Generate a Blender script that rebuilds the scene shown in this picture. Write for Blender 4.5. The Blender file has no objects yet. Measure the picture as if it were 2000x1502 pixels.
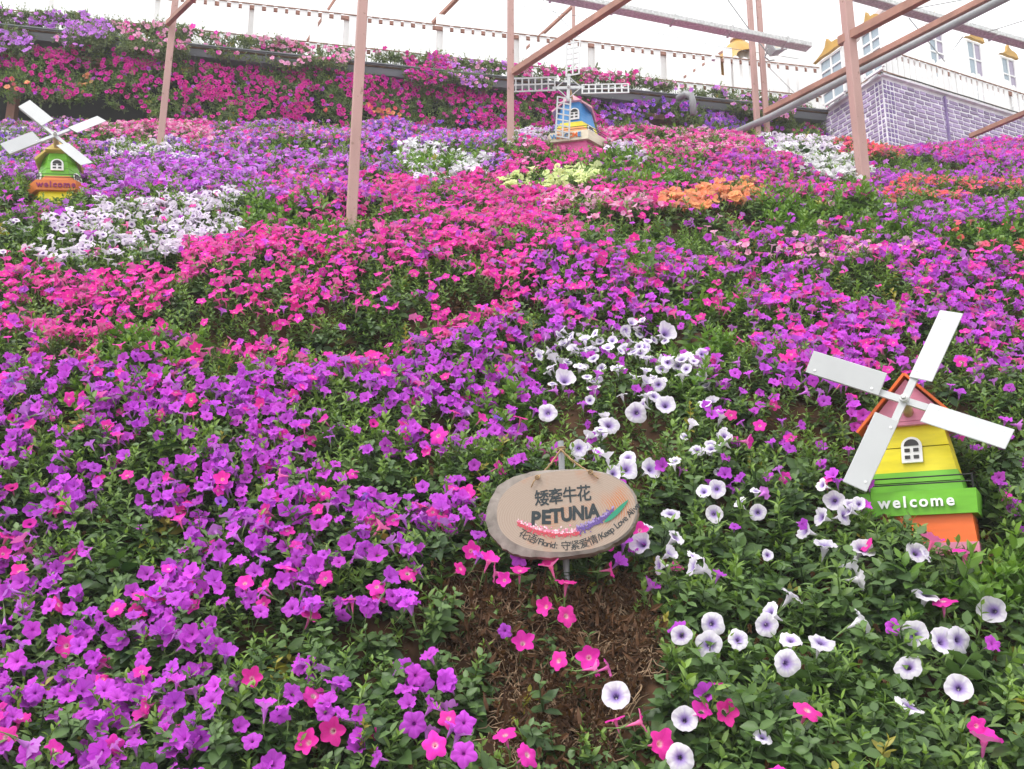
import bpy, math, random
import numpy as np
from mathutils import Vector, Matrix, Euler
rng = np.random.default_rng(7); random.seed(7)
S = bpy.context.scene; COL = S.collection
R = math.radians
# ------------------------------------------------------------------ camera, sky, sun, exposure
EYE = 1.6; FPX = 1900.0; PITCH = R(13.5)
cam = bpy.data.objects.new('camera', bpy.data.cameras.new('camera')); COL.objects.link(cam)
cam.location = (0, 0, EYE); cam.rotation_euler = (R(90) + PITCH, 0, 0)
cam.data.sensor_width = 36; cam.data.lens = FPX / 2000 * 36; cam.data.clip_end = 400; cam.data.clip_start = 0.05
S.camera = cam
W = bpy.data.worlds.new('World'); S.world = W; W.use_nodes = True
wt = W.node_tree; wt.nodes.clear()
def wn(t, **k):
    n = wt.nodes.new(t)
    for a, b in k.items(): setattr(n, a, b)
    return n
SUN_EL, SUN_AZ = R(58), R(236)
sky = wn('ShaderNodeTexSky', sky_type='NISHITA', sun_disc=False, sun_elevation=SUN_EL, sun_rotation=SUN_AZ, dust_density=4.0, air_density=1.0)
hs = wn('ShaderNodeHueSaturation'); hs.inputs['Saturation'].default_value = 0.12
mx = wn('ShaderNodeMix', data_type='RGBA'); mx.inputs[0].default_value = 0.6
mx.inputs[7].default_value = (12.5, 12.6, 12.8, 1)          # the even white cloud deck
bg = wn('ShaderNodeBackground'); bg.inputs[1].default_value = 0.11
out = wn('ShaderNodeOutputWorld')
wt.links.new(sky.outputs[0], hs.inputs['Color']); wt.links.new(hs.outputs[0], mx.inputs[6])
wt.links.new(mx.outputs[2], bg.inputs[0]); wt.links.new(bg.outputs[0], out.inputs[0])
sd = bpy.data.lights.new('sun', 'SUN'); sd.energy = 1.0; sd.angle = R(18); sd.color = (1, .97, .92)
sun = bpy.data.objects.new('sun', sd); COL.objects.link(sun)
sun.rotation_euler = Vector((-math.sin(SUN_AZ) * math.cos(SUN_EL), -math.cos(SUN_AZ) * math.cos(SUN_EL), -math.sin(SUN_EL))).to_track_quat('-Z', 'Y').to_euler()
S.view_settings.view_transform = 'Standard'; S.view_settings.look = 'None'
S.view_settings.exposure = 0.74; S.view_settings.gamma = 1; S.view_settings.use_curve_mapping = False
S.cycles.use_denoising = True; S.cycles.max_bounces = 6; S.cycles.transparent_max_bounces = 6
# ------------------------------------------------------------------ picture measure -> place
def ray(u, v):
    x = (u - 1000) / FPX; y = (751 - v) / FPX
    return np.array([x, math.cos(PITCH) - y * math.sin(PITCH), math.sin(PITCH) + y * math.cos(PITCH)])
EV = np.array([0, 0, EYE])
def P(u, v, d): r = ray(u, v); return Vector(r * d / r[1] + EV)
def at_z(u, v, z): r = ray(u, v); return Vector(r * (z - EYE) / r[2] + EV)
def on_plane(u, v, a, n):
    r = ray(u, v); q = np.array(a)[:2]; t = (q @ n) / (r[:2] @ n); return Vector(r * t + EV)
def project(p):
    q = np.asarray(p, float) - EV; cp, sp = math.cos(PITCH), math.sin(PITCH)
    fw = q[..., 1] * cp + q[..., 2] * sp; up = -q[..., 1] * sp + q[..., 2] * cp
    fw = np.maximum(fw, .01)
    return 1000 + FPX * q[..., 0] / fw, 751 - FPX * up / fw
# ------------------------------------------------------------------ noise
_lat = np.random.default_rng(3).random((256, 256))
def vnoise(x, y):
    x = np.asarray(x, float); y = np.asarray(y, float); xi = np.floor(x).astype(int); yi = np.floor(y).astype(int)
    fx = x - xi; fy = y - yi; fx = fx * fx * (3 - 2 * fx); fy = fy * fy * (3 - 2 * fy)
    a = _lat[xi % 256, yi % 256]; b = _lat[(xi + 1) % 256, yi % 256]; c = _lat[xi % 256, (yi + 1) % 256]; d = _lat[(xi + 1) % 256, (yi + 1) % 256]
    return (a * (1 - fx) + b * fx) * (1 - fy) + (c * (1 - fx) + d * fx) * fy
def sstep(a, b, x): t = np.clip((x - a) / (b - a), 0, 1); return t * t * (3 - 2 * t)
def inpoly(u, v, poly):
    r = np.zeros(u.shape, bool); n = len(poly); j = n - 1
    for i in range(n):
        xi, yi = poly[i]; xj, yj = poly[j]
        if yi != yj: r ^= ((yi > v) != (yj > v)) & (u < (xj - xi) * (v - yi) / (yj - yi) + xi)
        j = i
    return r
# ------------------------------------------------------------------ materials
def mat(name, col, rough=.6, spec=.3, noise=None, bump=0, metal=0, transl=0, wear=None):
    m = bpy.data.materials.new(name); m.use_nodes = True; t = m.node_tree; b = t.nodes['Principled BSDF']
    b.inputs['Base Color'].default_value = (*col, 1); b.inputs['Roughness'].default_value = rough
    b.inputs['Specular IOR Level'].default_value = spec; b.inputs['Metallic'].default_value = metal
    tc = t.nodes.new('ShaderNodeTexCoord')
    if noise:
        sc, amt = noise[:2]; n = t.nodes.new('ShaderNodeTexNoise'); n.inputs['Scale'].default_value = sc; n.inputs['Detail'].default_value = 6
        mp = t.nodes.new('ShaderNodeMapping'); mp.inputs['Scale'].default_value = noise[2] if len(noise) > 2 else (1, 1, 1)
        t.links.new(tc.outputs['Object'], mp.inputs[0]); t.links.new(mp.outputs[0], n.inputs['Vector'])
        r = t.nodes.new('ShaderNodeMapRange'); r.inputs[1].default_value = .3; r.inputs[2].default_value = .7; r.inputs[3].default_value = 1 - amt; r.inputs[4].default_value = 1 + amt
        t.links.new(n.outputs[0], r.inputs[0])
        mm = t.nodes.new('ShaderNodeMix'); mm.data_type = 'RGBA'; mm.blend_type = 'MULTIPLY'; mm.inputs[0].default_value = 1; mm.inputs[6].default_value = (*col, 1)
        t.links.new(r.outputs[0], mm.inputs[7]); last = mm.outputs[2]
        if wear:
            n2 = t.nodes.new('ShaderNodeTexNoise'); n2.inputs['Scale'].default_value = wear[0]; n2.inputs['Detail'].default_value = 8
            t.links.new(tc.outputs['Object'], n2.inputs['Vector'])
            r2 = t.nodes.new('ShaderNodeMapRange'); r2.inputs[1].default_value = wear[1]; r2.inputs[2].default_value = wear[1] + .08
            t.links.new(n2.outputs[0], r2.inputs[0]); m3 = t.nodes.new('ShaderNodeMix'); m3.data_type = 'RGBA'; m3.inputs[7].default_value = (*wear[2], 1)
            t.links.new(r2.outputs[0], m3.inputs[0]); t.links.new(last, m3.inputs[6]); last = m3.outputs[2]
        t.links.new(last, b.inputs['Base Color'])
        if bump:
            bp = t.nodes.new('ShaderNodeBump'); bp.inputs['Strength'].default_value = bump; bp.inputs['Distance'].default_value = .004
            t.links.new(n.outputs[0], bp.inputs['Height']); t.links.new(bp.outputs[0], b.inputs['Normal'])
    return m
def leaf_mat(name, dark, light, rough=.45):
    m = bpy.data.materials.new(name); m.use_nodes = True; t = m.node_tree; b = t.nodes['Principled BSDF']
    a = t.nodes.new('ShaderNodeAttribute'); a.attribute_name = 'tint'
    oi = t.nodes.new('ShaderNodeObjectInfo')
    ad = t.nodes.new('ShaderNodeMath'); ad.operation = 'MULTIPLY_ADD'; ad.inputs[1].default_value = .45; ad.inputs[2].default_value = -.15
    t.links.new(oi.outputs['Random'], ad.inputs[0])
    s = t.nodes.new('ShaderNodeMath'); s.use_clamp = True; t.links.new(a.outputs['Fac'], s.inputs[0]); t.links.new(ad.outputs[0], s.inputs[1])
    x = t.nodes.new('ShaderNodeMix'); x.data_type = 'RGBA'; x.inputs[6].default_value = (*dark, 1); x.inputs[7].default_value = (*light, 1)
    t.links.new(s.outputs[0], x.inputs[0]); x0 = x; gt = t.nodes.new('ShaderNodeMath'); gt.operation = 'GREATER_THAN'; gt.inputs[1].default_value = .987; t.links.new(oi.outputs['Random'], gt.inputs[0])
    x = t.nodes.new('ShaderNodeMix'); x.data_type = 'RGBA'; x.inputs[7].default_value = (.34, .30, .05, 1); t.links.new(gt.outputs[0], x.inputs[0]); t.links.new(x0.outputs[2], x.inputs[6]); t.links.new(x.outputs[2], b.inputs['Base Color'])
    b.inputs['Roughness'].default_value = rough; b.inputs['Specular IOR Level'].default_value = .42
    tr = t.nodes.new('ShaderNodeBsdfTranslucent'); br = t.nodes.new('ShaderNodeMix'); br.data_type = 'RGBA'; br.blend_type = 'MULTIPLY'; br.inputs[0].default_value = 1
    br.inputs[7].default_value = (1.5, 1.6, .7, 1); t.links.new(x.outputs[2], br.inputs[6]); t.links.new(br.outputs[2], tr.inputs[0])
    ms = t.nodes.new('ShaderNodeMixShader'); ms.inputs[0].default_value = .25
    t.links.new(b.outputs[0], ms.inputs[1]); t.links.new(tr.outputs[0], ms.inputs[2])
    t.links.new(ms.outputs[0], t.nodes['Material Output'].inputs[0]); return m
def flower_mat(name, throat, mid, base, back, vein=None, hv=.016, stops=(.08, .16, .40)):
    m = bpy.data.materials.new(name); m.use_nodes = True; t = m.node_tree; b = t.nodes['Principled BSDF']
    a = t.nodes.new('ShaderNodeAttribute'); a.attribute_name = 'rad'
    r = t.nodes.new('ShaderNodeValToRGB'); e = r.color_ramp.elements
    e[0].position = stops[0]; e[0].color = (*throat, 1); e[1].position = stops[2]; e[1].color = (*base, 1)
    k = e.new(stops[1]); k.color = (*mid, 1)
    t.links.new(a.outputs['Fac'], r.inputs[0]); last = r.outputs[0]
    if vein:
        a2 = t.nodes.new('ShaderNodeAttribute'); a2.attribute_name = 'mid'
        x = t.nodes.new('ShaderNodeMix'); x.data_type = 'RGBA'; x.inputs[7].default_value = (*vein, 1)
        t.links.new(a2.outputs['Fac'], x.inputs[0]); t.links.new(last, x.inputs[6]); last = x.outputs[2]
    g = t.nodes.new('ShaderNodeNewGeometry'); x = t.nodes.new('ShaderNodeMix'); x.data_type = 'RGBA'; x.inputs[7].default_value = (*back, 1)
    t.links.new(g.outputs['Backfacing'], x.inputs[0]); t.links.new(last, x.inputs[6])
    oi = t.nodes.new('ShaderNodeObjectInfo'); h = t.nodes.new('ShaderNodeHueSaturation')
    mr = t.nodes.new('ShaderNodeMapRange'); mr.inputs[3].default_value = .5 - hv; mr.inputs[4].default_value = .5 + hv
    t.links.new(oi.outputs['Random'], mr.inputs[0]); t.links.new(mr.outputs[0], h.inputs['Hue'])
    fr = t.nodes.new('ShaderNodeMath'); fr.operation = 'MULTIPLY'; fr.inputs[1].default_value = 7.31; t.links.new(oi.outputs['Random'], fr.inputs[0])
    f2 = t.nodes.new('ShaderNodeMath'); f2.operation = 'FRACT'; t.links.new(fr.outputs[0], f2.inputs[0])
    m2 = t.nodes.new('ShaderNodeMapRange'); m2.inputs[3].default_value = .78; m2.inputs[4].default_value = 1.15; t.links.new(f2.outputs[0], m2.inputs[0]); t.links.new(m2.outputs[0], h.inputs['Value'])
    t.links.new(x.outputs[2], h.inputs['Color']); t.links.new(h.outputs[0], b.inputs['Base Color'])
    b.inputs['Roughness'].default_value = .65; b.inputs['Specular IOR Level'].default_value = .2
    tr = t.nodes.new('ShaderNodeBsdfTranslucent'); t.links.new(h.outputs[0], tr.inputs[0])
    ms = t.nodes.new('ShaderNodeMixShader'); ms.inputs[0].default_value = .33
    t.links.new(b.outputs[0], ms.inputs[1]); t.links.new(tr.outputs[0], ms.inputs[2]); t.links.new(ms.outputs[0], t.nodes['Material Output'].inputs[0])
    return m
M = {}
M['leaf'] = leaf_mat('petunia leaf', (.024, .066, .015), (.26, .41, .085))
M['leaf_shaded'] = leaf_mat('shade darkened petunia leaf', (.018, .050, .017), (.135, .235, .065))  # leaf green darkened to carry the shade low on the slope
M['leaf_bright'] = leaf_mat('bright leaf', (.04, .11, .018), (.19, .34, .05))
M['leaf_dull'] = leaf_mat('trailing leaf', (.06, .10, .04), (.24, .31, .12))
M['calyx'] = mat('calyx green', (.15, .24, .07), .5)
M['dry'] = leaf_mat('dry coir and leaf litter', (.05, .022, .010), (.155, .075, .036), .8)
M['root'] = mat('dry root', (.34, .23, .14), .8, noise=(30, .4))
FL = {
 'purple': flower_mat('purple petal', (.22, .03, .24), (.56, .075, .58), (.63, .085, .73), (.72, .26, .83), (.44, .03, .54)),
 'pink': flower_mat('hot pink petal', (.95, .88, .78), (.94, .20, .55), (.90, .042, .47), (.92, .22, .56), (.82, .03, .38), stops=(.15, .24, .34)),
 'white': flower_mat('white petal', (.05, .02, .11), (.40, .26, .66), (.93, .88, .96), (.90, .86, .93), (.50, .36, .74), hv=.008, stops=(.11, .26, .62)),
 'magenta': flower_mat('magenta petal', (.12, .0, .07), (.26, .0, .15), (.70, .016, .36), (.74, .15, .48), None, stops=(.15, .24, .36)),
 'lilac': flower_mat('lilac petal', (.3, .12, .4), (.70, .26, .86), (.74, .27, .90), (.80, .46, .93), None),
 'violet': flower_mat('blue violet petal', (.06, .0, .14), (.17, .03, .42), (.35, .10, .70), (.45, .24, .78), None, stops=(.12, .22, .36)),
 'palepink': flower_mat('pale pink petal', (.9, .85, .7), (.92, .36, .55), (.92, .42, .66), (.92, .6, .76), None),
 'orange': flower_mat('orange petal', (.9, .6, .2), (.94, .42, .18), (.94, .40, .19), (.95, .50, .30), None),
 'coral': flower_mat('coral red petal', (.9, .5, .3), (.90, .12, .16), (.92, .13, .20), (.94, .32, .34), None),
 'lime': flower_mat('lime yellow petal', (.5, .6, .1), (.72, .82, .26), (.80, .88, .42), (.82, .9, .5), None, hv=.01),
 'purewhite': flower_mat('pure white petal', (.7, .75, .4), (.88, .88, .84), (.88, .87, .9), (.88, .88, .88), None, hv=.005),
 'veined': flower_mat('violet veined white petal', (.05, .01, .10), (.18, .05, .28), (.92, .82, .95), (.9, .84, .93), (.40, .22, .58), hv=.01, stops=(.16, .26, .48)),
}
M['soil'] = mat('soil and coir', (.07, .038, .021), .95, .1, noise=(14, .6), bump=.8)
M['steel'] = mat('mauve painted steel', (.47, .29, .26), .55, .35, noise=(9, .10, (1, 1, .25)), wear=(26, .63, (.30, .18, .15)))
M['beam'] = mat('brown painted steel beam', (.36, .18, .135), .55, .35, noise=(7, .22), wear=(14, .68, (.16, .09, .07)))
M['galv'] = mat('galvanised steel', (.60, .61, .60), .45, .5, noise=(45, .25), metal=.2)
M['gutter'] = mat('dark grey planter trough', (.15, .165, .175), .5, .4, noise=(3, .2, (.4, .4, 3)))
M['pipe'] = mat('grey plastic pipe', (.30, .31, .32), .4, .4, noise=(5, .12))
M['white'] = mat('white paint', (.86, .86, .85), .45, .4, noise=(8, .05))
M['sail'] = mat('white sail paint', (.53, .545, .55), .35, .45, noise=(6, .05), wear=(35, .74, (.55, .55, .53)))
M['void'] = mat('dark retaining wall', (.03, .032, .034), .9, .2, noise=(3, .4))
M['rock'] = mat('orange sandstone', (.42, .20, .09), .9, .2, noise=(9, .35), bump=.7)
M['brick'] = mat('purple painted brick', (.38, .30, .47), .75, .2, noise=(14, .16), bump=.3)
for k_ in ('brick',):
    t = M[k_].node_tree; b_ = t.nodes['Principled BSDF']; src = b_.inputs['Base Color'].links[0].from_socket; oi = t.nodes.new('ShaderNodeObjectInfo'); mr = t.nodes.new('ShaderNodeMapRange'); mr.inputs[3].default_value = .72; mr.inputs[4].default_value = 1.18
    t.links.new(oi.outputs['Random'], mr.inputs[0]); m1 = t.nodes.new('ShaderNodeMix'); m1.data_type = 'RGBA'; m1.blend_type = 'MULTIPLY'; m1.inputs[0].default_value = 1; t.links.new(src, m1.inputs[6]); t.links.new(mr.outputs[0], m1.inputs[7]); t.links.new(m1.outputs[2], b_.inputs['Base Color'])
M['mortar'] = mat('white painted mortar', (.80, .78, .82), .8, .2, noise=(9, .14), bump=.4)
M['quoin'] = mat('dark purple painted corner brick', (.26, .19, .38), .75, .2, noise=(14, .2), bump=.3)
M['deck'] = mat('reddish brown deck timber', (.27, .14, .10), .8, .2, noise=(12, .3))
M['gold'] = mat('gold painted plaster', (.50, .28, .04), .45, .5, noise=(9, .15))
M['pane'] = mat('pale blue window glass', (.32, .40, .46), .08, .6)  # one even pale blue glass colour
M['pane_mauve'] = mat('mauve curtained window glass', (.36, .31, .42), .12, .6)
M['rosewall'] = mat('rose tinted white plaster', (.74, .62, .60), .8, .2, noise=(2, .06))
M['black'] = mat('black painted wire', (.012, .012, .013), .4, .4)
M['dark'] = mat('black window pane', (.02, .018, .018), .3, .5)
M['cable'] = mat('grey wire cable', (.2, .2, .2), .6)
for n_, c_ in dict(yellow=(.80, .68, .02), green=(.16, .47, .03), orange=(.80, .15, .025), rose=(.68, .24, .36), cream=(.76, .68, .52), blue=(.055, .27, .62), hotrose=(.62, .09, .28), paleroof=(.78, .60, .18), pinkroof=(.80, .42, .50), burnt=(.72, .20, .045), lightorange=(.80, .33, .10), axle=(.55, .42, .2), winecol=(.30, .02, .12)).items():
    M[n_] = mat(n_ + ' board paint', c_, .42, .4, noise=(11, .09, (1, 1, 4)), bump=.12, wear=(40, .69, tuple(min(1, x * .7 + .06) for x in c_)))
M['wood'] = mat('sawn log face', (.52, .385, .29), .7, .2)
M['bark'] = mat('grey brown bark', (.22, .165, .125), .95, .1, noise=(28, .45), bump=1.0)
M['cambium'] = mat('grey weathered rim', (.27, .235, .21), .85, .1, noise=(30, .25), bump=.6)
M['ink'] = mat('charcoal paint', (.035, .045, .05), .7)
M['twine'] = mat('jute twine', (.36, .24, .13), .9, .1, noise=(90, .35))
M['lamp_body'] = mat('grey cast lamp housing', (.46, .50, .49), .5, .4, noise=(20, .08))
M['lamp_glass'] = mat('lamp reflector glass', (.62, .56, .45), .15, .6)
M['path'] = mat('grey concrete path', (.28, .27, .25), .9, .2, noise=(5, .2), bump=.3)
for n_, c_ in dict(p_red=(.55, .07, .10), p_pink=(.74, .24, .36), p_pale=(.82, .60, .66), p_violet=(.13, .08, .28), p_lav=(.34, .26, .52), p_green=(.03, .25, .15)).items(): M[n_] = mat('sign paint ' + n_[2:], c_, .6)
# wood rings on the sign face
t = M['wood'].node_tree; b_ = t.nodes['Principled BSDF']; tc = t.nodes.new('ShaderNodeTexCoord'); mp = t.nodes.new('ShaderNodeMapping')
mp.inputs['Location'].default_value = (.012, 0, .02); mp.inputs['Scale'].default_value = (1, .001, 1.7)
wv = t.nodes.new('ShaderNodeTexWave'); wv.wave_type = 'RINGS'; wv.rings_direction = 'SPHERICAL'; wv.inputs['Scale'].default_value = 42; wv.inputs['Distortion'].default_value = 2.5; wv.inputs['Detail'].default_value = 4; wv.inputs['Detail Scale'].default_value = 3
t.links.new(tc.outputs['Object'], mp.inputs[0]); t.links.new(mp.outputs[0], wv.inputs['Vector'])
nz = t.nodes.new('ShaderNodeTexNoise'); nz.inputs['Scale'].default_value = 9; nz.inputs['Detail'].default_value = 3; t.links.new(tc.outputs['Object'], nz.inputs['Vector'])
mr = t.nodes.new('ShaderNodeMapRange'); mr.inputs[1].default_value = .52; mr.inputs[2].default_value = .70; t.links.new(nz.outputs[0], mr.inputs[0])
ml = t.nodes.new('ShaderNodeMath'); ml.operation = 'MULTIPLY'; t.links.new(mr.outputs[0], ml.inputs[0]); t.links.new(wv.outputs['Fac'], ml.inputs[1])
m1 = t.nodes.new('ShaderNodeMix'); m1.data_type = 'RGBA'; m1.inputs[6].default_value = (.41, .325, .265, 1); m1.inputs[7].default_value = (.36, .275, .22, 1); t.links.new(wv.outputs['Fac'], m1.inputs[0])
m2 = t.nodes.new('ShaderNodeMix'); m2.data_type = 'RGBA'; m2.inputs[7].default_value = (.50, .17, .055, 1); t.links.new(ml.outputs[0], m2.inputs[0]); t.links.new(m1.outputs[2], m2.inputs[6]); t.links.new(m2.outputs[2], b_.inputs['Base Color'])
# ------------------------------------------------------------------ mesh helpers
class MB:
    def __init__(s): s.v = []; s.f = []; s.m = []
    def add(s, vs, fs, mi=0, mx=None):
        o = len(s.v); s.v += [tuple(mx @ Vector(q)) if mx else tuple(q) for q in vs]
        s.f += [[o + i for i in q] for q in fs]; s.m += [mi] * len(fs); return s
    def box(s, x0, x1, y0, y1, z0, z1, mi=0, mx=None, bev=0):
        if bev:
            bx = min(bev, (x1 - x0) * .45, (y1 - y0) * .45, (z1 - z0) * .45)
            V, F = [], []
            import bmesh
            bm = bmesh.new(); bmesh.ops.create_cube(bm, size=1, matrix=Matrix.Translation(((x0 + x1) / 2, (y0 + y1) / 2, (z0 + z1) / 2)) @ Matrix.Diagonal((x1 - x0, y1 - y0, z1 - z0, 1)))
            bmesh.ops.bevel(bm, geom=bm.edges[:], offset=bx, segments=1, affect='EDGES'); bm.verts.index_update()
            V = [q.co[:] for q in bm.verts]; F = [[q.index for q in f.verts] for f in bm.faces]; bm.free()
            return s.add(V, F, mi, mx)
        V = [(x, y, z) for z in (z0, z1) for (x, y) in ((x0, y0), (x1, y0), (x1, y1), (x0, y1))]
        return s.add(V, [(3, 2, 1, 0), (4, 5, 6, 7), (0, 1, 5, 4), (1, 2, 6, 5), (2, 3, 7, 6), (3, 0, 4, 7)], mi, mx)
    def bar(s, a, b, w, h, mi=0, up=(0, 0, 1), bev=0):
        a = Vector(a); b = Vector(b); d = b - a; L = d.length; z = d / L; x = Vector(up).cross(z)
        if x.length < .01: x = Vector((1, 0, 0)).cross(z)
        x.normalize(); y = z.cross(x); m_ = Matrix((x, y, z)).transposed().to_4x4(); m_.translation = a
        return s.box(-w / 2, w / 2, -h / 2, h / 2, 0, L, mi, m_, bev)
    def tube(s, pts, r, n=8, mi=0, cap=True):
        pts = [Vector(q) for q in pts]; rs = r if hasattr(r, '__len__') else [r] * len(pts); o = len(s.v); pa = None
        for i, q in enumerate(pts):
            d = (pts[min(i + 1, len(pts) - 1)] - pts[max(i - 1, 0)]).normalized()
            x = pa - d * pa.dot(d) if pa else Vector((0, 0, 1)).cross(d)
            if x.length < .01: x = Vector((1, 0, 0)).cross(d)
            x.normalize(); pa = x; y = d.cross(x)
            s.v += [tuple(q + (x * math.cos(2 * math.pi * k / n) + y * math.sin(2 * math.pi * k / n)) * rs[i]) for k in range(n)]
        for i in range(len(pts) - 1):
            for k in range(n): s.f.append([o + i * n + k, o + i * n + (k + 1) % n, o + (i + 1) * n + (k + 1) % n, o + (i + 1) * n + k]); s.m.append(mi)
        if cap: s.f += [[o + k for k in range(n)][::-1], [o + (len(pts) - 1) * n + k for k in range(n)]]; s.m += [mi, mi]
        return s
    def mesh(s, name, mats, smooth=False):
        me = bpy.data.meshes.new(name); me.from_pydata(s.v, [], s.f)
        for q in (mats if isinstance(mats, (list, tuple)) else [mats]): me.materials.append(q)
        me.polygons.foreach_set('material_index', s.m)
        if smooth: me.polygons.foreach_set('use_smooth', [True] * len(s.f))
        me.update(); return me
    def build(s, name, mats, parent=None, smooth=False):
        return link(name, s.mesh(name, mats, smooth), parent)
def link(name, data, parent=None):
    o = bpy.data.objects.new(name, data); COL.objects.link(o)
    if parent: o.parent = parent
    return o
def tag(o, label=None, cat=None, group=None, kind=None):
    if label: o['label'] = label
    if cat: o['category'] = cat
    if group: o['group'] = group
    if kind: o['kind'] = kind
    return o
def thing(name, label, cat, loc=(0, 0, 0), rot=(0, 0, 0), group=None):
    o = link(name, None); o.location = loc; o.rotation_euler = rot; return tag(o, label, cat, group)
def attr(me, name, vals, typ='FLOAT', dom='POINT'):
    a = me.attributes.new(name, typ, dom); a.data.foreach_set('vector' if typ == 'FLOAT_VECTOR' else 'value', np.asarray(vals, float if typ != 'INT' else int).ravel())
# ------------------------------------------------------------------ the hillside
_row = [(1502, 2.5), (1350, 2.75), (1207, 2.95), (1000, 3.35), (750, 4.0), (600, 4.6), (500, 5.2), (400, 6.2), (300, 8.0), (240, 9.6)]
PD = [-2, 1.2, 1.75, 2.2]; PZ = [-1.6, -1.6, -1.1, -.66]
for v_, d_ in _row: PD.append(d_); PZ.append(float(ray(1000, v_)[2] / ray(1000, v_)[1] * d_))
PD += [11.5, 16]; PZ += [PZ[-1] + .22, PZ[-1] + .3]
LEDGE = []                                                     # filled once the plain slope is known
def H0(x, y):
    x = np.asarray(x, float); y = np.asarray(y, float)
    z = np.interp(y, PD, PZ) + EYE
    z = z - .22 * sstep(1.2, 4.2, x) * sstep(7, 9.3, y)
    return z - .14 * sstep(8.4, 9.5, y) - .17 * sstep(-1.5, .5, x) * sstep(8.2, 9.4, y)
def bumps(x, y):
    k = sstep(1.9, 2.4, y)
    return k * ((vnoise(x * 1.7 + 9, y * 1.9 + 4) - .5) * .16 + (vnoise(x * 5 + 3, y * 5 + 8) - .5) * .07 + (vnoise(x * 13, y * 13) - .5) * .02)
def H(x, y):
    x = np.asarray(x, float); y = np.asarray(y, float); z = H0(x, y) + bumps(x, y)
    for xs, ys, x0, x1, crest, dip, far in LEDGE:
        yl = np.interp(x, xs, ys) + (vnoise(x * 2.1, x * 0 + 5.5) - .5) * .16; s = y - yl; e = sstep(x0 - .25, x0 + .1, x) * (1 - sstep(x1 - .1, x1 + .25, x))
        z = z + e * (crest * np.exp(-((s + .10) / .13) ** 2) - dip * np.exp(-((s - .12) / .11) ** 2) + far * sstep(.02, .16, s) * np.exp(-np.maximum(s - .16, 0) / .5))
    return z
def hit(u, v, fn=None, lift=0.0):
    fn = fn or H; r = ray(u, v); r = r / r[1]; d = np.linspace(1.6, 13, 2400); q = r[None] * d[:, None] + EV
    below = q[:, 2] < fn(q[:, 0], q[:, 1]) + lift; i = int(np.argmax(below)); i = i if below.any() else 2399
    return Vector(q[i])
def add_ledge(px, crest, dip, far):
    q = [hit(u, v, H0) for u, v in px]; LEDGE.append(([p.x for p in q], [p.y for p in q], q[0].x, q[-1].x, crest, dip, far))
add_ledge([(0, 690), (150, 705), (400, 715), (700, 715), (830, 690), (960, 655), (1060, 640)], .05, .09, 0)
add_ledge([(1120, 468), (1300, 472), (1500, 462), (1700, 462)], 0, .06, .13)
add_ledge([(480, 462), (560, 468), (660, 470)], 0, .05, .10)
add_ledge([(1010, 345), (1200, 380), (1260, 385)], 0, .04, .06)
def normal(x, y, e=.04):
    gx = (H(x + e, y) - H(x - e, y)) / (2 * e); gy = (H(x, y + e) - H(x, y - e)) / (2 * e)
    n = np.stack([-gx, -gy, np.ones_like(gx)], -1); return n / np.linalg.norm(n, axis=-1, keepdims=True)
gx_ = np.linspace(-9, 9, 331); gy_ = np.concatenate([np.linspace(-12, 1.2, 12), np.linspace(1.28, 5.5, 110), np.linspace(5.56, 12.2, 105), np.linspace(12.6, 40, 10)])
XX, YY = np.meshgrid(gx_, gy_)
XX = np.where(YY > 12.3, XX * 4, XX); XX = np.where(YY < 1.2, XX * 3, XX); ZZ = H(XX, YY) - .012
nx_, ny_ = len(gx_), len(gy_); ids = np.arange(nx_ * ny_).reshape(ny_, nx_)
hm = bpy.data.meshes.new('hillside'); hm.from_pydata(np.stack([XX, YY, ZZ], -1).reshape(-1, 3).tolist(), [], np.stack([ids[:-1, :-1], ids[:-1, 1:], ids[1:, 1:], ids[1:, :-1]], -1).reshape(-1, 4).tolist())
hm.materials.append(M['soil']); hm.polygons.foreach_set('use_smooth', [True] * len(hm.polygons)); tag(link('hillside', hm), kind='structure')
b = MB(); b.box(-30, 30, -14, 1.25, -.2, .006); tag(b.build('path', M['path']), kind='structure')
b = MB(); b.box(-45, 45, -45, 60, -.45, -.25); tag(b.build('ground', M['path']), kind='structure')
# ------------------------------------------------------------------ plant pieces that are scattered
def leaf(b, tint, mx, L, Wd, fold=.25, droop=.25, tv=.5, mi=0, round_=.5):
    xs = (.0, .28, .62, 1.0); ws = (.06, .42 + .06 * round_, .40 + .08 * round_, 0)
    V = []
    for x, w in zip(xs, ws):
        z = -droop * L * x * x + .12 * L * x
        V.append((x * L, 0, z - fold * w * Wd * .6)); V += [(x * L, w * Wd, z + fold * w * Wd * .5), (x * L, -w * Wd, z + fold * w * Wd * .5)] if w else []
    F = [(0, 3, 4, 1), (0, 2, 5, 3), (3, 6, 7, 4), (3, 5, 8, 6), (6, 9, 7), (6, 8, 9)]
    F = [q[::-1] for q in F]
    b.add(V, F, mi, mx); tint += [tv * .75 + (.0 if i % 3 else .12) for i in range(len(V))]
def proto(name, b, mats, attrs, smooth=True):
    me = b.mesh(name, mats, smooth)
    for k, q in attrs.items(): attr(me, k, q)
    return bpy.data.objects.new(name, me)
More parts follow.
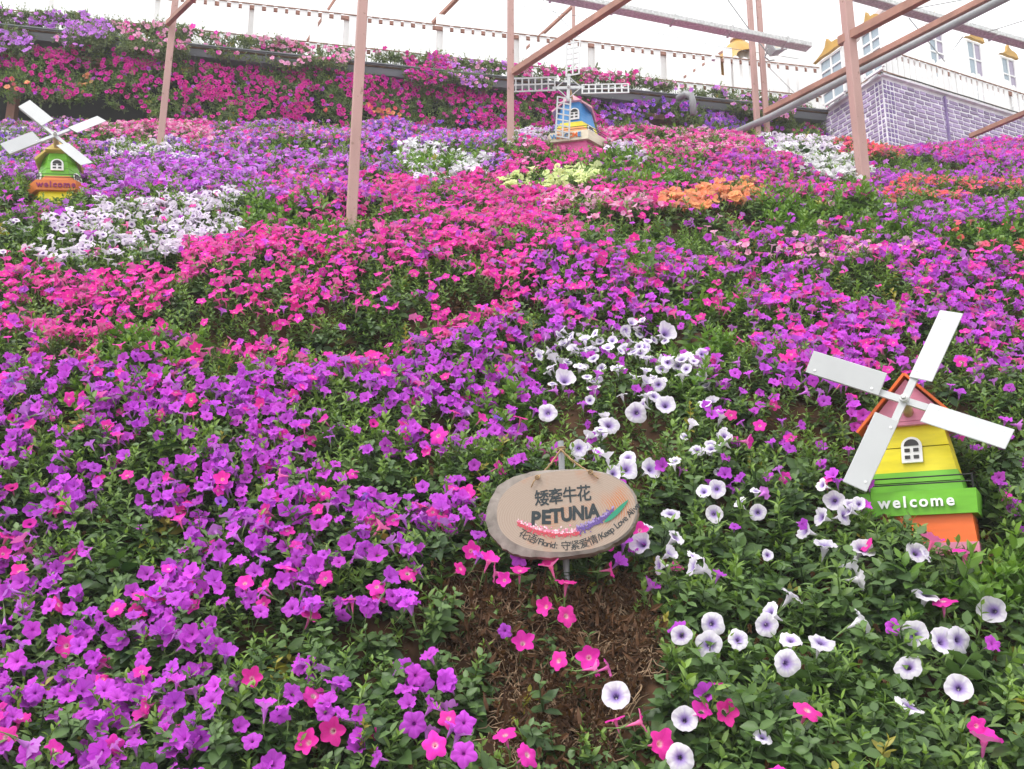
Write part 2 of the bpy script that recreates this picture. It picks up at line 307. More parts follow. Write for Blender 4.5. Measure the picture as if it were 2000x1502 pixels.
def sprig(seed, n=6, h=.075, L0=.036, W0=.015, m='leaf', broad=False, round_=.5):
    r = random.Random(seed); b = MB(); ti = []
    bend = Vector((r.uniform(-.02, .02), r.uniform(-.02, .02), 0)); pts = [bend * (i / 4) ** 2 + Vector((0, 0, h * i / 4 - .03)) for i in range(5)]
    b.tube(pts, [.0022, .002, .0017, .0014, .001], 3); ti += [.35] * len(b.v)
    ang = r.uniform(0, 6)
    for k in range(n):
        s = k / (n - 1); L = L0 * (1.08 - .62 * s) * r.uniform(.8, 1.2)
        for j in range(2):
            a = ang + j * math.pi + r.uniform(-.35, .35); pit = (R(5) + R(62) * s ** 1.3) * (.5 if broad else 1) + R(r.uniform(-16, 16))
            c = bend * s * s + Vector((0, 0, h * s - .03))
            mx_ = Matrix.Translation(c) @ Matrix.Rotation(a, 4, 'Z') @ Matrix.Rotation(-pit, 4, 'Y') @ Matrix.Rotation(R(r.uniform(-25, 25)), 4, 'X')
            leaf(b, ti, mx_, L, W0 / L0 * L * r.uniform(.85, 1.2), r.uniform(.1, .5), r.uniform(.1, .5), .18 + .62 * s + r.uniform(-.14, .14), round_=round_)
        ang += math.pi / 2 + r.uniform(-.4, .4)
    return proto('sprig', b, M[m], {'tint': ti})
SPRIG = [sprig(i) for i in range(4)] + [sprig(10 + i, 5, .06, .046, .026, 'leaf_shaded', True, 1) for i in range(4)]
SPRIG_B = [sprig(20 + i, 6, .09, .062, .028, 'leaf_bright', False, .7) for i in range(3)]
SPRIG_T = [sprig(30 + i, 6, .10, .034, .013, 'leaf_dull') for i in range(4)]
def petals(seed, seg=30, notch=.12, ruf=.07, point=.0, cup=.0, size=.03, calyx=False, rings=(.06, .13, .2, .36, .62, .85, 1.0), cone=.3):
    r = random.Random(seed); b = MB(); rad = []; mid = []; ph = r.uniform(0, 6); asym = [r.uniform(.88, 1.1) for _ in range(5)]; tw = [r.uniform(-.12, .14) for _ in range(5)]; fold = r.choice([0, 0, .12, .3, -.22]); fa = r.uniform(0, 3.14)
    V = []
    for ri, q in enumerate(rings):
        for k in range(seg):
            th = 2 * math.pi * k / seg; c = abs(math.cos(2.5 * th)); lob = int(((th + math.pi / 5) % (2 * math.pi)) / (2 * math.pi / 5)) % 5
            edge = (1 - notch * (1 - c) ** 1.3 + point * (c ** 6)) * (1 + (asym[lob] - 1) * c)
            rr = q * (1 + (edge - 1) * q * q)
            fun = -.60 * math.exp(-((q / .115) ** 1.5)) - cone * (1 - q) ** 1.4 + fold * abs(math.cos(th - fa)) * q * q
            z = fun + cup * q * q + ruf * q * q * math.sin(5 * th * 2 + ph) + ruf * .6 * q ** 3 * math.sin(13 * th + ph * 2) - .10 * q ** 4 + tw[lob] * c * q * q
            V.append((rr * math.cos(th) * size, rr * math.sin(th) * size, z * size)); rad.append(q)
            mid.append((1 if k % (seg // 5) == 0 else (.28 if k % 2 == 0 and seg >= 20 else 0)) * max(0, 1 - q) ** .7 * .8)
    F = []
    for i in range(len(rings) - 1):
        for k in range(seg): F.append((i * seg + k, (i + 1) * seg + k, (i + 1) * seg + (k + 1) % seg, i * seg + (k + 1) % seg))
    b.add(V, F)
    # outside of the tube, behind the flare
    n = 8; o = len(b.v); tb = [(-.06 - cone, .22 + .4 * cone), (-.38 - cone, .13 + .25 * cone), (-1.15, .095), (-1.7, .06)]
    b.add([(x * size * math.cos(2 * math.pi * k / n), x * size * math.sin(2 * math.pi * k / n), z * size) for z, x in tb for k in range(n)],
          [(i * n + k, i * n + (k + 1) % n, (i + 1) * n + (k + 1) % n, (i + 1) * n + k)[::1] for i in range(3) for k in range(n)])
    rad += [.9] * (4 * n); mid += [.0] * (4 * n)
    if calyx: calyx_mesh(b, size, 1); ex = len(b.v) - len(rad); rad += [1] * ex; mid += [0] * ex
    return b, rad, mid
def calyx_mesh(b, size, mi=0):
    pts = [(0, 0, -1.5 * size), (0, 0, -2.0 * size), (.1 * size, 0, -2.4 * size), (.35 * size, 0, -3.3 * size)]
    b.tube(pts, [.10 * size, .09 * size, .045 * size, .035 * size], 5, mi)
    for k in range(5):
        a = 2 * math.pi * k / 5; c, s_ = math.cos(a), math.sin(a); p = lambda x, y, z: ((x * c - y * s_) * size, (x * s_ + y * c) * size, z * size)
        b.add([p(.06, -.07, -1.9), p(.06, .07, -1.9), p(.17, .06, -1.4), p(.30, 0, -1.0), p(.17, -.06, -1.4)], [(0, 1, 2, 3, 4)], mi)
SHAPE = {  # kind: (size, notch, ruffle, point)
 'purple': (.030, .20, .115, .07), 'pink': (.031, .24, .06, .11), 'white': (.040, .10, .07, 0), 'magenta': (.031, .10, .04, 0), 'lilac': (.031, .13, .08, .02), 'violet': (.027, .12, .06, 0),
 'palepink': (.030, .15, .05, .04), 'orange': (.036, .12, .08, 0), 'coral': (.028, .15, .06, .03), 'lime': (.038, .1, .11, 0), 'purewhite': (.033, .1, .09, 0), 'veined': (.039, .08, .05, 0)}
CUPS = (.02, .10, .25, .0, -.12, .5)
NEAR = {}; FAR = {}; CONE = {'pink': .12, 'white': .34, 'purple': .24, 'magenta': .14, 'coral': .14, 'palepink': .14}
for i, (k, (sz, no, ru, po)) in enumerate(SHAPE.items()):
    FAR[k] = []; NEAR[k] = []
    for j in range(8):
        b, rd, md = petals(100 * i + j, 20, no, ru, po, CUPS[j % 6], sz, True, (.07, .15, .25, .6, 1.0), CONE.get(k, .22)); FAR[k].append(proto('flower', b, [FL[k], M['calyx']], {'rad': rd, 'mid': md}))
    if k in ('purple', 'pink', 'white', 'veined'):
        for j in range(14):
            b, rd, md = petals(100 * i + 50 + j, 30, no, ru, po, CUPS[j % 6], sz, cone=CONE.get(k, .22)); me = b.mesh(k + '_corolla', [FL[k]], True); attr(me, 'rad', rd); attr(me, 'mid', md)
            c = MB(); calyx_mesh(c, sz); NEAR[k].append((me, c.mesh('calyx', [M['calyx']], True)))
# geometry-node scatter: one object, kind stuff
def nd(ng, t, **k):
    n = ng.nodes.new(t)
    for a, q in k.items(): setattr(n, a, q)
    return n
def named(ng, name, typ):
    n = nd(ng, 'GeometryNodeInputNamedAttribute', data_type=typ); n.inputs[0].default_value = name
    return [q for q in n.outputs if q.enabled and q.name == 'Attribute'][0]
def rot_from(dirs, spin):
    d = dirs / np.linalg.norm(dirs, axis=1, keepdims=True); th = np.arccos(np.clip(d[:, 2], -1, 1)); ph = np.arctan2(d[:, 1], d[:, 0])
    def Rz(a): c, s = np.cos(a), np.sin(a); m = np.zeros((len(a), 3, 3)); m[:, 0, 0] = c; m[:, 0, 1] = -s; m[:, 1, 0] = s; m[:, 1, 1] = c; m[:, 2, 2] = 1; return m
    def Ry(a): c, s = np.cos(a), np.sin(a); m = np.zeros((len(a), 3, 3)); m[:, 0, 0] = c; m[:, 0, 2] = s; m[:, 2, 0] = -s; m[:, 2, 2] = c; m[:, 1, 1] = 1; return m
    m = Rz(ph) @ Ry(th) @ Rz(spin)
    return np.stack([np.arctan2(m[:, 2, 1], m[:, 2, 2]), -np.arcsin(np.clip(m[:, 2, 0], -1, 1)), np.arctan2(m[:, 1, 0], m[:, 0, 0])], -1)
def scatter(name, protos, pos, dirs, scl, label, cat=None, idx=None):
    pos = np.asarray(pos); n = len(pos)
    if n == 0: return
    me = bpy.data.meshes.new(name); me.from_pydata(pos.tolist(), [], [])
    attr(me, 'rot', rot_from(np.asarray(dirs), rng.random(n) * 6.283), 'FLOAT_VECTOR'); attr(me, 'scl', scl)
    attr(me, 'vi', rng.integers(0, len(protos), n) if idx is None else idx, 'INT')
    o = tag(link(name, me), label, cat, None, 'stuff')
    ng = bpy.data.node_groups.new(name, 'GeometryNodeTree')
    ng.interface.new_socket('Geometry', in_out='INPUT', socket_type='NodeSocketGeometry'); ng.interface.new_socket('Geometry', in_out='OUTPUT', socket_type='NodeSocketGeometry')
    gi = nd(ng, 'NodeGroupInput'); go = nd(ng, 'NodeGroupOutput'); ip = nd(ng, 'GeometryNodeInstanceOnPoints'); j = nd(ng, 'GeometryNodeJoinGeometry')
    for p in reversed(protos):
        oi = nd(ng, 'GeometryNodeObjectInfo'); oi.inputs['Object'].default_value = p; oi.inputs['As Instance'].default_value = True; ng.links.new(oi.outputs['Geometry'], j.inputs[0])
    ng.links.new(gi.outputs[0], ip.inputs['Points']); ng.links.new(j.outputs[0], ip.inputs['Instance']); ip.inputs['Pick Instance'].default_value = True
    ng.links.new(named(ng, 'vi', 'INT'), ip.inputs['Instance Index'])
    er = nd(ng, 'FunctionNodeEulerToRotation'); ng.links.new(named(ng, 'rot', 'FLOAT_VECTOR'), er.inputs[0]); ng.links.new(er.outputs[0], ip.inputs['Rotation'])
    ng.links.new(named(ng, 'scl', 'FLOAT'), ip.inputs['Scale']); ng.links.new(ip.outputs[0], go.inputs[0])
    o.modifiers.new('scatter', 'NODES').node_group = ng
    return o
# ------------------------------------------------------------------ the garden plan: beds (measured on the photo), density per square metre, colour mix
PUR = dict(purple=.87, pink=.105, magenta=.02, violet=.005); PNK = dict(pink=.90, purple=.10)
BEDS = [
 ([(-200, 0), (2200, 0), (2200, 1600), (-200, 1600)], 120, PUR),
 ([(-200, 700), (400, 720), (820, 690), (1000, 650), (1100, 650), (1060, 800), (950, 900), (940, 1000), (800, 1060), (500, 1060), (0, 1000), (-200, 1000)], 560, PUR),
 ([(-200, 1000), (500, 1050), (950, 980), (960, 1100), (800, 1150), (800, 1250), (930, 1420), (960, 1520), (-200, 1520)], 260, dict(purple=.87, pink=.12, violet=.01)),
 ([(-200, 1000), (520, 1040), (900, 1000), (800, 1180), (-200, 1230)], 400, dict(purple=.85, pink=.145, violet=.005)),
 ([(450, 1240), (800, 1180), (780, 1250), (900, 1420), (900, 1520), (600, 1520), (350, 1400)], 120, dict(purple=.9, pink=.10)),
 ([(800, 1050), (1000, 1060), (1250, 1090), (1250, 1120), (1000, 1150), (830, 1140)], 130, dict(pink=.85, purple=.15)),
 ([(-200, 500), (330, 505), (480, 470), (660, 450), (720, 340), (950, 350), (1000, 310), (1200, 300), (1480, 285), (1520, 330), (1450, 380), (1300, 420), (1300, 470), (1250, 500), (1000, 640), (820, 690), (600, 715), (-200, 690)], 430, PNK),
 ([(-200, 600), (200, 590), (700, 640), (820, 680), (600, 715), (200, 715), (-200, 690)], 280, dict(pink=.85, purple=.15)),
 ([(1050, 480), (1300, 475), (2200, 460), (2200, 620), (1500, 650), (1250, 660), (1080, 640), (1000, 640)], 420, dict(purple=.70, pink=.30)),
 ([(1300, 475), (1550, 470), (1700, 470), (1850, 500), (1600, 520)], 330, dict(palepink=.4, purple=.35, pink=.25)),
 ([(1100, 630), (1500, 640), (2200, 610), (2200, 760), (1250, 760)], 300, dict(purple=.74, pink=.26)),
 ([(1380, 740), (2200, 740), (2200, 1080), (1700, 1080), (1380, 960)], 100, dict(purple=.88, pink=.12)),
 ([(1050, 690), (1230, 640), (1380, 650), (1400, 900), (1280, 950), (1130, 900), (1040, 780)], 170, dict(white=.72, purple=.28)),
 ([(1230, 950), (1700, 950), (1700, 1060), (2200, 1060), (2200, 1560), (1180, 1560), (1290, 1130)], 16, dict(pink=.3, purple=.25, white=.45)),
 ([(1280, 940), (1640, 950), (1680, 1060), (1560, 1110), (1300, 1080)], 75, dict(white=.72, purple=.2, pink=.08)),
 ([(-200, 440), (60, 432), (165, 412), (200, 388), (480, 385), (500, 455), (330, 505), (150, 510), (-200, 485)], 290, dict(veined=.92, pink=.05, purple=.03)),
 ([(480, 395), (660, 400), (680, 470), (480, 465)], 70, dict(pink=.7, magenta=.3)),
 ([(-200, 300), (700, 300), (700, 400), (480, 385), (170, 375), (60, 350), (-200, 350)], 500, dict(lilac=.45, purple=.52, pink=.03)),
 ([(500, 340), (720, 330), (740, 400), (560, 395)], 480, dict(purple=.5, pink=.4, lilac=.1)),
 ([(-200, 200), (700, 200), (700, 305), (-200, 305)], 330, dict(lilac=.30, purple=.25, violet=.18, pink=.17, palepink=.10)),
 ([(180, 215), (420, 225), (420, 280), (180, 280)], 380, dict(pink=.4, palepink=.45, magenta=.15)),
 ([(230, 278), (345, 270), (385, 312), (220, 312)], 330, dict(veined=.7, violet=.2, lilac=.1)),
 ([(-50, 240), (60, 250), (60, 330), (-50, 330)], 160, dict(violet=.6, lilac=.3, veined=.1)),
 ([(690, 200), (1000, 220), (1000, 330), (700, 345)], 380, dict(lilac=.42, violet=.25, purple=.18, pink=.15)),
 ([(760, 310), (820, 280), (960, 320), (920, 350), (800, 345)], 380, dict(purewhite=.62, veined=.28, lilac=.1)),
 ([(990, 225), (1085, 225), (1080, 290), (1000, 290)], 330, dict(veined=.6, lilac=.25, pink=.15)),
 ([(990, 285), (1240, 285), (1220, 330), (1000, 345)], 480, dict(pink=.9, palepink=.1)),
 ([(1160, 255), (1480, 255), (1480, 300), (1200, 320)], 420, dict(pink=.62, palepink=.38)),
 ([(1190, 290), (1245, 290), (1245, 320), (1190, 320)], 350, dict(veined=.7, lilac=.3)),
 ([(970, 355), (1040, 338), (1150, 332), (1150, 372), (1060, 378), (960, 372)], 430, dict(lime=.93, purple=.07)),
 ([(1150, 310), (1240, 320), (1240, 372), (1160, 372)], 300, dict(purple=.7, pink=.3)),
 ([(1230, 330), (1480, 300), (1680, 350), (1680, 400), (1480, 380), (1300, 375)], 400, dict(pink=.5, purple=.42, magenta=.08)),
 ([(1060, 385), (1260, 385), (1320, 405), (1290, 432), (1080, 430)], 400, dict(palepink=.6, pink=.4)),
 ([(1290, 405), (1310, 385), (1370, 360), (1460, 350), (1475, 385), (1450, 408), (1300, 412)], 400, dict(orange=.94, pink=.06)),
 ([(1130, 432), (1290, 428), (1300, 475), (1130, 478)], 40, dict(pink=.6, purple=.4)),
 ([(1450, 385), (1690, 390), (1720, 470), (1480, 470), (1300, 450), (1300, 420)], 170, dict(purple=.6, pink=.34, palepink=.06)),
 ([(1690, 385), (2200, 380), (2200, 480), (1850, 470), (1700, 455)], 480, dict(purple=.90, lilac=.07, pink=.03)),
 ([(1690, 320), (2200, 320), (2200, 385), (1700, 385)], 420, dict(purple=.93, pink=.07)),
 ([(1700, 372), (1800, 355), (2200, 355), (2200, 392), (1720, 392)], 400, dict(coral=.75, purple=.25)),
 ([(1690, 240), (2200, 240), (2200, 330), (1870, 325), (1740, 300)], 480, dict(purple=.58, pink=.42)),
 ([(1480, 255), (1620, 260), (1650, 300), (1600, 320), (1520, 285), (1450, 270)], 400, dict(veined=.85, purewhite=.15)),
 ([(1500, 285), (1560, 295), (1660, 300), (1690, 340), (1660, 365), (1610, 355), (1560, 320), (1500, 305)], 520, dict(purewhite=.9, veined=.1)),
 ([(1610, 250), (1750, 250), (1760, 305), (1640, 300)], 420, dict(coral=.78, magenta=.15, pink=.07)),
 ([(1860, 450), (2200, 455), (2200, 520), (1980, 510), (1850, 490)], 110, dict(coral=.9, pink=.1)),
 ([(1690, 300), (1800, 308), (1890, 315), (1870, 345), (1700, 340)], 10, dict(purple=1)),
]
BARE = [  # thin or missing foliage: soil and dry roots
 ([(800, 1165), (880, 1125), (1010, 1135), (1060, 1120), (1140, 1120), (1290, 1130), (1300, 1280), (1285, 1340), (1190, 1400), (1200, 1520), (950, 1520), (935, 1420), (905, 1340), (800, 1240)], .10),
 ([(105, 640), (170, 655), (185, 695), (120, 690)], .0), ([(1010, 590), (1070, 600), (1075, 660), (1010, 640)], .1), ([(965, 850), (1020, 850), (1015, 900), (965, 890)], .15),
 ([(850, 580), (880, 590), (880, 620), (850, 610)], .2), ([(1690, 305), (1800, 308), (1890, 315), (1870, 345), (1700, 340)], .22), ([(60, 560), (110, 570), (100, 610), (60, 600)], .15),
]
TUFT = [  # plant clumps standing in the bare patch
 ([(890, 1310), (950, 1290), (960, 1350), (925, 1400), (890, 1380)], .9), ([(1000, 1230), (1110, 1240), (1180, 1330), (1130, 1370), (1040, 1330), (995, 1290)], .95), ([(960, 1140), (1060, 1140), (1040, 1240), (990, 1240)], .6),
 ([(1060, 1180), (1120, 1150), (1130, 1230), (1070, 1230)], .4), ([(950, 1440), (1060, 1430), (1070, 1490), (960, 1500)], .85), ([(1100, 1380), (1160, 1400), (1180, 1500), (1110, 1500)], .6), ([(820, 1180), (930, 1190), (900, 1260), (830, 1240)], .8), ([(1250, 1160), (1300, 1160), (1300, 1220), (1255, 1220)], .3),
]
def plan(x, y, rise):
    z = H(x, y); u, v = project(np.stack([x, y, z + rise], -1))
    ju = (vnoise(x * 3.1 + 40, y * 3.1) - .5) * 40 + (vnoise(x * 9, y * 9 + 30) - .5) * 26; s = np.clip((v - 150) / 500, .25, 1)
    return u, v, u + ju * (.5 + s), v + (vnoise(x * 3.3, y * 3.3 + 70) - .5) * 46 * s + (vnoise(x * 10, y * 10 + 3) - .5) * 22 * s
def area(n_per, d0, d1):
    n = int(n_per * .62 * (d1 * d1 - d0 * d0)); y = np.sqrt(rng.random(n) * (d1 * d1 - d0 * d0) + d0 * d0); x = (rng.random(n) * 2 - 1) * (.62 * y)
    return x, y
# the upper retaining wall and its line, needed by the plan
ZT = P(1722, 150, 10.5).z
GA = at_z(0, 47, ZT); GB = at_z(1628, 217, ZT); gd = (GB - GA); gd.z = 0; GL = gd.length; gd.normalize(); gn = np.array([-gd.y, gd.x])
def wall_off(x, y): return (x - GA.x) * gn[0] + (y - GA.y) * gn[1]
CR = P(1722, 150, 10.5); RE = at_z(2000, 235, ZT); LE = at_z(1625, 212, ZT)
rd_ = (RE - CR).normalized(); ld_ = (LE - CR).normalized(); rn_ = np.array([-rd_.y, rd_.x])
def behind(x, y): return (wall_off(x, y) > .02) | ((x > CR.x - .4) & ((x - CR.x) * rn_[0] + (y - CR.y) * rn_[1] > -.04))
# footprints kept clear of leaves: (x, y, radius)
CLEAR = []
MILL_A = (hit(1800, 1085, H0), R(29)); MILL_A[0].y += .16; MILL_A[0].z = P(1800, 1090, 3.25).z
mA = P(1806, 1050, 3.36); mB = P(126, 395, 6.35); mC = P(1122, 300, 7.95)
CLEAR += [(mA.x, mA.y, .20), (mB.x, mB.y, .22), (mC.x, mC.y, .28)]
FRONT = [(mA.x + .04, mA.y - .30, .13), (mB.x + .13, mB.y - .6, .22), (mA.x - .20, mA.y - .15, .11), (mA.x + .09, mA.y - .27, .11), (mA.x + .03, mA.y - .17, .15), (mA.x - .13, mA.y - .19, .10), (mB.x + .07, mB.y - .20, .20), (mB.x + .10, mB.y - .42, .14), (mC.x - .02, mC.y - .24, .24)]
def clear(x, y):
    r = np.zeros(np.shape(x), bool)
    for cx, cy, q in CLEAR: r |= (x - cx) ** 2 + (y - cy) ** 2 < q * q
    return r
# flowers placed one by one where the photograph shows them: (u, v, across in px, kind, facing)
FACE = {'F': (0, -1, .25), 'U': (.1, -.55, .8), 'L': (-.9, -.25, .25), 'R': (.9, -.25, .3), 'l': (-.45, -.8, .3), 'r': (.45, -.8, .3), 'D': (0, -.9, -.15), 'T': (0, -.2, .95)}
HAND = [(1255, 1063, 45, 'white', 'l', 'just past the right rim of the wooden sign'), (1284, 1105, 40, 'white', 'L', 'at the upper edge of the bare soil, right of the sign pole'), (1352, 1105, 46, 'white', 'L', 'in the pair below and right of the sign'), (1382, 1110, 50, 'white', 'R', 'in the pair below and right of the sign, seen from behind'),
 (1392, 1218, 50, 'white', 'F', 'upper bloom of the close pair right of the bare soil'), (1385, 1257, 54, 'white', 'F', 'lower bloom of the close pair right of the bare soil'), (1330, 1240, 44, 'white', 'l', 'at the edge of the bare soil'), (1443, 1249, 42, 'white', 'r', 'half open beside the close pair'), (1500, 1195, 50, 'white', 'L', 'turned sideways in the middle of the lower right leaves'), (1550, 1158, 50, 'white', 'r', 'ruffled double looking bloom below the windmill'), (1497, 1222, 46, 'white', 'D', 'hanging under a sideways bloom'), (1545, 1247, 44, 'white', 'T', 'funnel seen from the side'),
 (1605, 1250, 54, 'white', 'U', 'tilted up beside a withered bloom'), (1538, 1296, 56, 'white', 'F', 'large and wide open, alone on dark leaves'), (1688, 1208, 52, 'white', 'R', 'edge on beneath the windmill'), (1685, 1070, 48, 'white', 'F', 'just left of the windmill base'), (1790, 1078, 44, 'white', 'F', 'in front of the windmill base'), (1812, 1082, 32, 'white', 'r', 'small one touching another before the windmill base'), (1672, 1105, 46, 'white', 'R', 'upper of two trumpets left of the windmill'), (1682, 1132, 42, 'white', 'R', 'lower of two trumpets left of the windmill'),
 (1810, 1157, 52, 'white', 'U', 'tilted up beside a pink bloom'), (1785, 1237, 54, 'white', 'l', 'open, left of an overlapping pair'), (1843, 1252, 56, 'white', 'F', 'front bloom of the overlapping pair at lower right'), (1876, 1250, 52, 'white', 'r', 'rear bloom of the overlapping pair at lower right'), (1773, 1300, 50, 'white', 'l', 'below the overlapping pair with a furled bud beside it'), (1873, 1343, 52, 'white', 'l', 'lavender shaded, near the right edge'), (1780, 1375, 56, 'white', 'U', 'tilted to the sky with a violet heart'), (1940, 1193, 50, 'white', 'l', 'at the far right edge among leaves'),
 (1203, 1358, 60, 'white', 'F', 'large, overhanging the bare soil at the bottom'), (1338, 1404, 54, 'white', 'F', 'left of a pink bloom near the bottom'), (1328, 1480, 56, 'white', 'F', 'lowest of all, beneath a pink one at the bottom edge'), (1500, 1083, 26, 'white', 'F', 'tiny half open bud'), (1630, 978, 40, 'white', 'l', 'touching the lower sail of the windmill'), (1652, 1006, 42, 'white', 'r', 'under the lower sail of the windmill'), (1612, 1062, 48, 'white', 'U', 'low left of the windmill balcony'), (1570, 1035, 42, 'white', 'L', 'trumpet left of the windmill'), (1602, 1010, 40, 'white', 'L', 'pale trumpet under the windmill balcony'), (1480, 1000, 36, 'white', 'F', 'between sign and windmill'), (1310, 1000, 40, 'white', 'U', 'just above the right end of the sign'), (1395, 1003, 38, 'white', 'F', 'between sign and windmill, small'), (1400, 955, 38, 'white', 'l', 'above the gap between sign and windmill'),
 (1103, 742, 44, 'white', 'F', 'large open bloom at the left of the white cluster'), (1190, 828, 46, 'white', 'F', 'lower left of the white cluster'), (1242, 806, 46, 'white', 'F', 'middle of the white cluster'), (1300, 790, 44, 'white', 'F', 'right side of the white cluster'), (1225, 915, 50, 'white', 'F', 'lowest in the white cluster, above the sign'), (1272, 915, 46, 'white', 'r', 'above the right end of the sign'), (1300, 650, 42, 'white', 'r', 'topmost of the white cluster'), (1070, 806, 40, 'white', 'F', 'alone left of the white cluster'), (1130, 875, 36, 'white', 'F', 'beside the top of the sign pole'),
 (1415, 1390, 48, 'pink', 'F', 'wide open, in the bottom right greenery'), (1578, 1385, 54, 'pink', 'U', 'wavy, alone in the bottom right greenery'), (1290, 1453, 56, 'pink', 'F', 'big one at the bottom edge above a white bloom'), (1403, 1338, 26, 'pink', 'T', 'small closed funnel at lower right'), (1253, 1410, 44, 'pink', 'R', 'trumpet seen sideways near the bottom'), (1200, 1402, 40, 'pink', 'T', 'edge on below the large white bloom'), (1842, 1172, 44, 'pink', 'T', 'edge on beneath a white bloom'), (1908, 1418, 34, 'pink', 'F', 'upper of two at the right bottom corner'), (1922, 1443, 52, 'pink', 'T', 'lower of two at the right bottom corner'), (1885, 1078, 44, 'pink', 'T', 'in front of the pink windmill plinth'), (1822, 1055, 40, 'pink', 'U', 'in front of the orange windmill plinth'),
 (1107, 1203, 44, 'pink', 'F', 'hanging over the bare soil beneath the sign pole'), (1066, 1185, 38, 'pink', 'l', 'half closed, left of the sign pole foot'), (1021, 1256, 44, 'pink', 'F', 'round open, above the bare soil'), (1090, 1290, 42, 'pink', 'l', 'left of a pair above the bare soil'), (1150, 1284, 46, 'pink', 'F', 'right of a pair above the bare soil'), (1160, 1306, 34, 'pink', 'R', 'drooping trumpet above the bare soil'), (1190, 1303, 38, 'pink', 'R', 'trumpet pointing right above the bare soil'), (986, 1434, 46, 'pink', 'T', 'edge on at the bottom of the bare soil'), (850, 1455, 50, 'pink', 'F', 'bottom edge left of the bare soil'), (650, 1428, 50, 'pink', 'F', 'bottom left among purple blooms'), (602, 1450, 46, 'pink', 'l', 'bottom left beside another pink one'), (985, 1133, 30, 'pink', 'F', 'small, below the left of the sign'), (920, 1076, 36, 'pink', 'F', 'left of the lower rim of the sign'), (1015, 1113, 40, 'pink', 'T', 'flat topped, under the sign'), (1075, 1104, 42, 'pink', 'T', 'flat topped just under the sign'), (1106, 1136, 42, 'pink', 'T', 'flat topped across the sign pole'), (965, 1120, 42, 'pink', 'L', 'sideways below the left of the sign'), (1195, 1113, 34, 'pink', 'R', 'trumpet below the right of the sign'), (900, 1110, 30, 'pink', 'r', 'small, left under the sign'), (1250, 1035, 36, 'pink', 'F', 'touching the right tip of the sign'), (912, 963, 36, 'pink', 'F', 'left of the sign'), (855, 850, 40, 'pink', 'l', 'alone among purple blooms above the sign'), (1020, 990, 30, 'pink', 'T', 'behind the sign'),
 (985, 1232, 30, 'purple', 'F', 'single round one in the bare soil greenery'), (720, 1185, 40, 'purple', 'F', 'facing out left of the bare soil'), (775, 1175, 38, 'purple', 'F', 'left edge of the bare soil'), (908, 1410, 44, 'purple', 'r', 'at the left edge of the bare soil'), (815, 1318, 46, 'purple', 'r', 'above the leaf clump beside the bare soil'), (905, 1470, 50, 'purple', 'F', 'bottom edge beside a pink bloom'), (808, 1415, 52, 'purple', 'F', 'broad bloom at the bottom beside the bare soil'), (1320, 1222, 38, 'purple', 'T', 'dark one tucked behind a white bloom'), (1405, 1120, 30, 'purple', 'T', 'tucked behind the white pair'), (590, 1185, 42, 'purple', 'l', 'left bottom, wide open')]
HANDXY = []
for q in HAND: p = hit(q[0], q[1], H, .16); HANDXY.append((p.x, p.y - .01))
# ------------------------------------------------------------------ foliage
fx, fy = [], []
for dens, a, c in ((1500, 2.0, 3.6), (1150, 3.6, 5.5), (720, 5.5, 8), (520, 8, 12)):
    x, y = area(dens, a, c); fx.append(x); fy.append(y)
fx = np.concatenate(fx); fy = np.concatenate(fy); u, v, uj, vj = plan(fx, fy, .04)
keep = np.ones(len(fx))
for poly, k in BARE: keep = np.where(inpoly(uj, vj, poly), k, keep)
for poly, k in TUFT: keep = np.where(inpoly(uj, vj, poly), k, keep)
keep *= np.where((vnoise(fx * 4 + 11, fy * 4) < .22) & (vj < 900), .4, 1)
ok = (rng.random(len(fx)) < keep) & ~behind(fx, fy) & ~clear(fx, fy) & (u > -120) & (u < 2120)
fx, fy, uj, vj = fx[ok], fy[ok], uj[ok], vj[ok]; N = normal(fx, fy); n = len(fx)
dr = N * .55 + np.array([0, -.05, .6]) + rng.normal(0, .30, (n, 3))
hgt = np.abs(rng.normal(0, .034, n)) + (vnoise(fx * 7, fy * 7 + 60)) * .05 - .005 + (rng.random(n) < .16) * .035
near_h = np.zeros(n, bool)
for x, y in HANDXY: near_h |= ((fx - x) / .035) ** 2 + ((fy - y + .03) / .05) ** 2 < 1
fu, fv, _, _ = plan(fx, fy, .06)
for q in HAND: near_h |= (np.abs(fu - q[0]) < 30) & (fv - q[1] > -24) & (fv - q[1] < 46) & (fy > 1.9)
for x, y, q in FRONT: near_h |= (fx - x) ** 2 + (fy - y) ** 2 < q * q
hgt = np.where(near_h, -.014, hgt)
pos = np.stack([fx, fy, H(fx, fy)], -1) + N * hgt[:, None]
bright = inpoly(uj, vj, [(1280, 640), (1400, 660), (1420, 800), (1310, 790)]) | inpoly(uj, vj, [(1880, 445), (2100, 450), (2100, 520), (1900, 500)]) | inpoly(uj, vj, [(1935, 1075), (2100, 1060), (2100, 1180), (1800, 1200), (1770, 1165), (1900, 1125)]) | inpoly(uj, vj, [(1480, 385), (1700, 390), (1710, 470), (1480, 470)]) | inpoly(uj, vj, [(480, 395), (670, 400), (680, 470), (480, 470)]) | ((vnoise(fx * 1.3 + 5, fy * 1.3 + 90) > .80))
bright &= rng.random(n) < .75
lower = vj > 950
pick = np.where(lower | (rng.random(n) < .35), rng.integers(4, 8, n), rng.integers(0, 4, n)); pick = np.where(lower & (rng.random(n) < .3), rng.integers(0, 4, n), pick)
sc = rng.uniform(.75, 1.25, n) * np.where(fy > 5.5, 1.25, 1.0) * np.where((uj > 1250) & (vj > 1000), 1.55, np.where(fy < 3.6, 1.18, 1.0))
b_ = bright
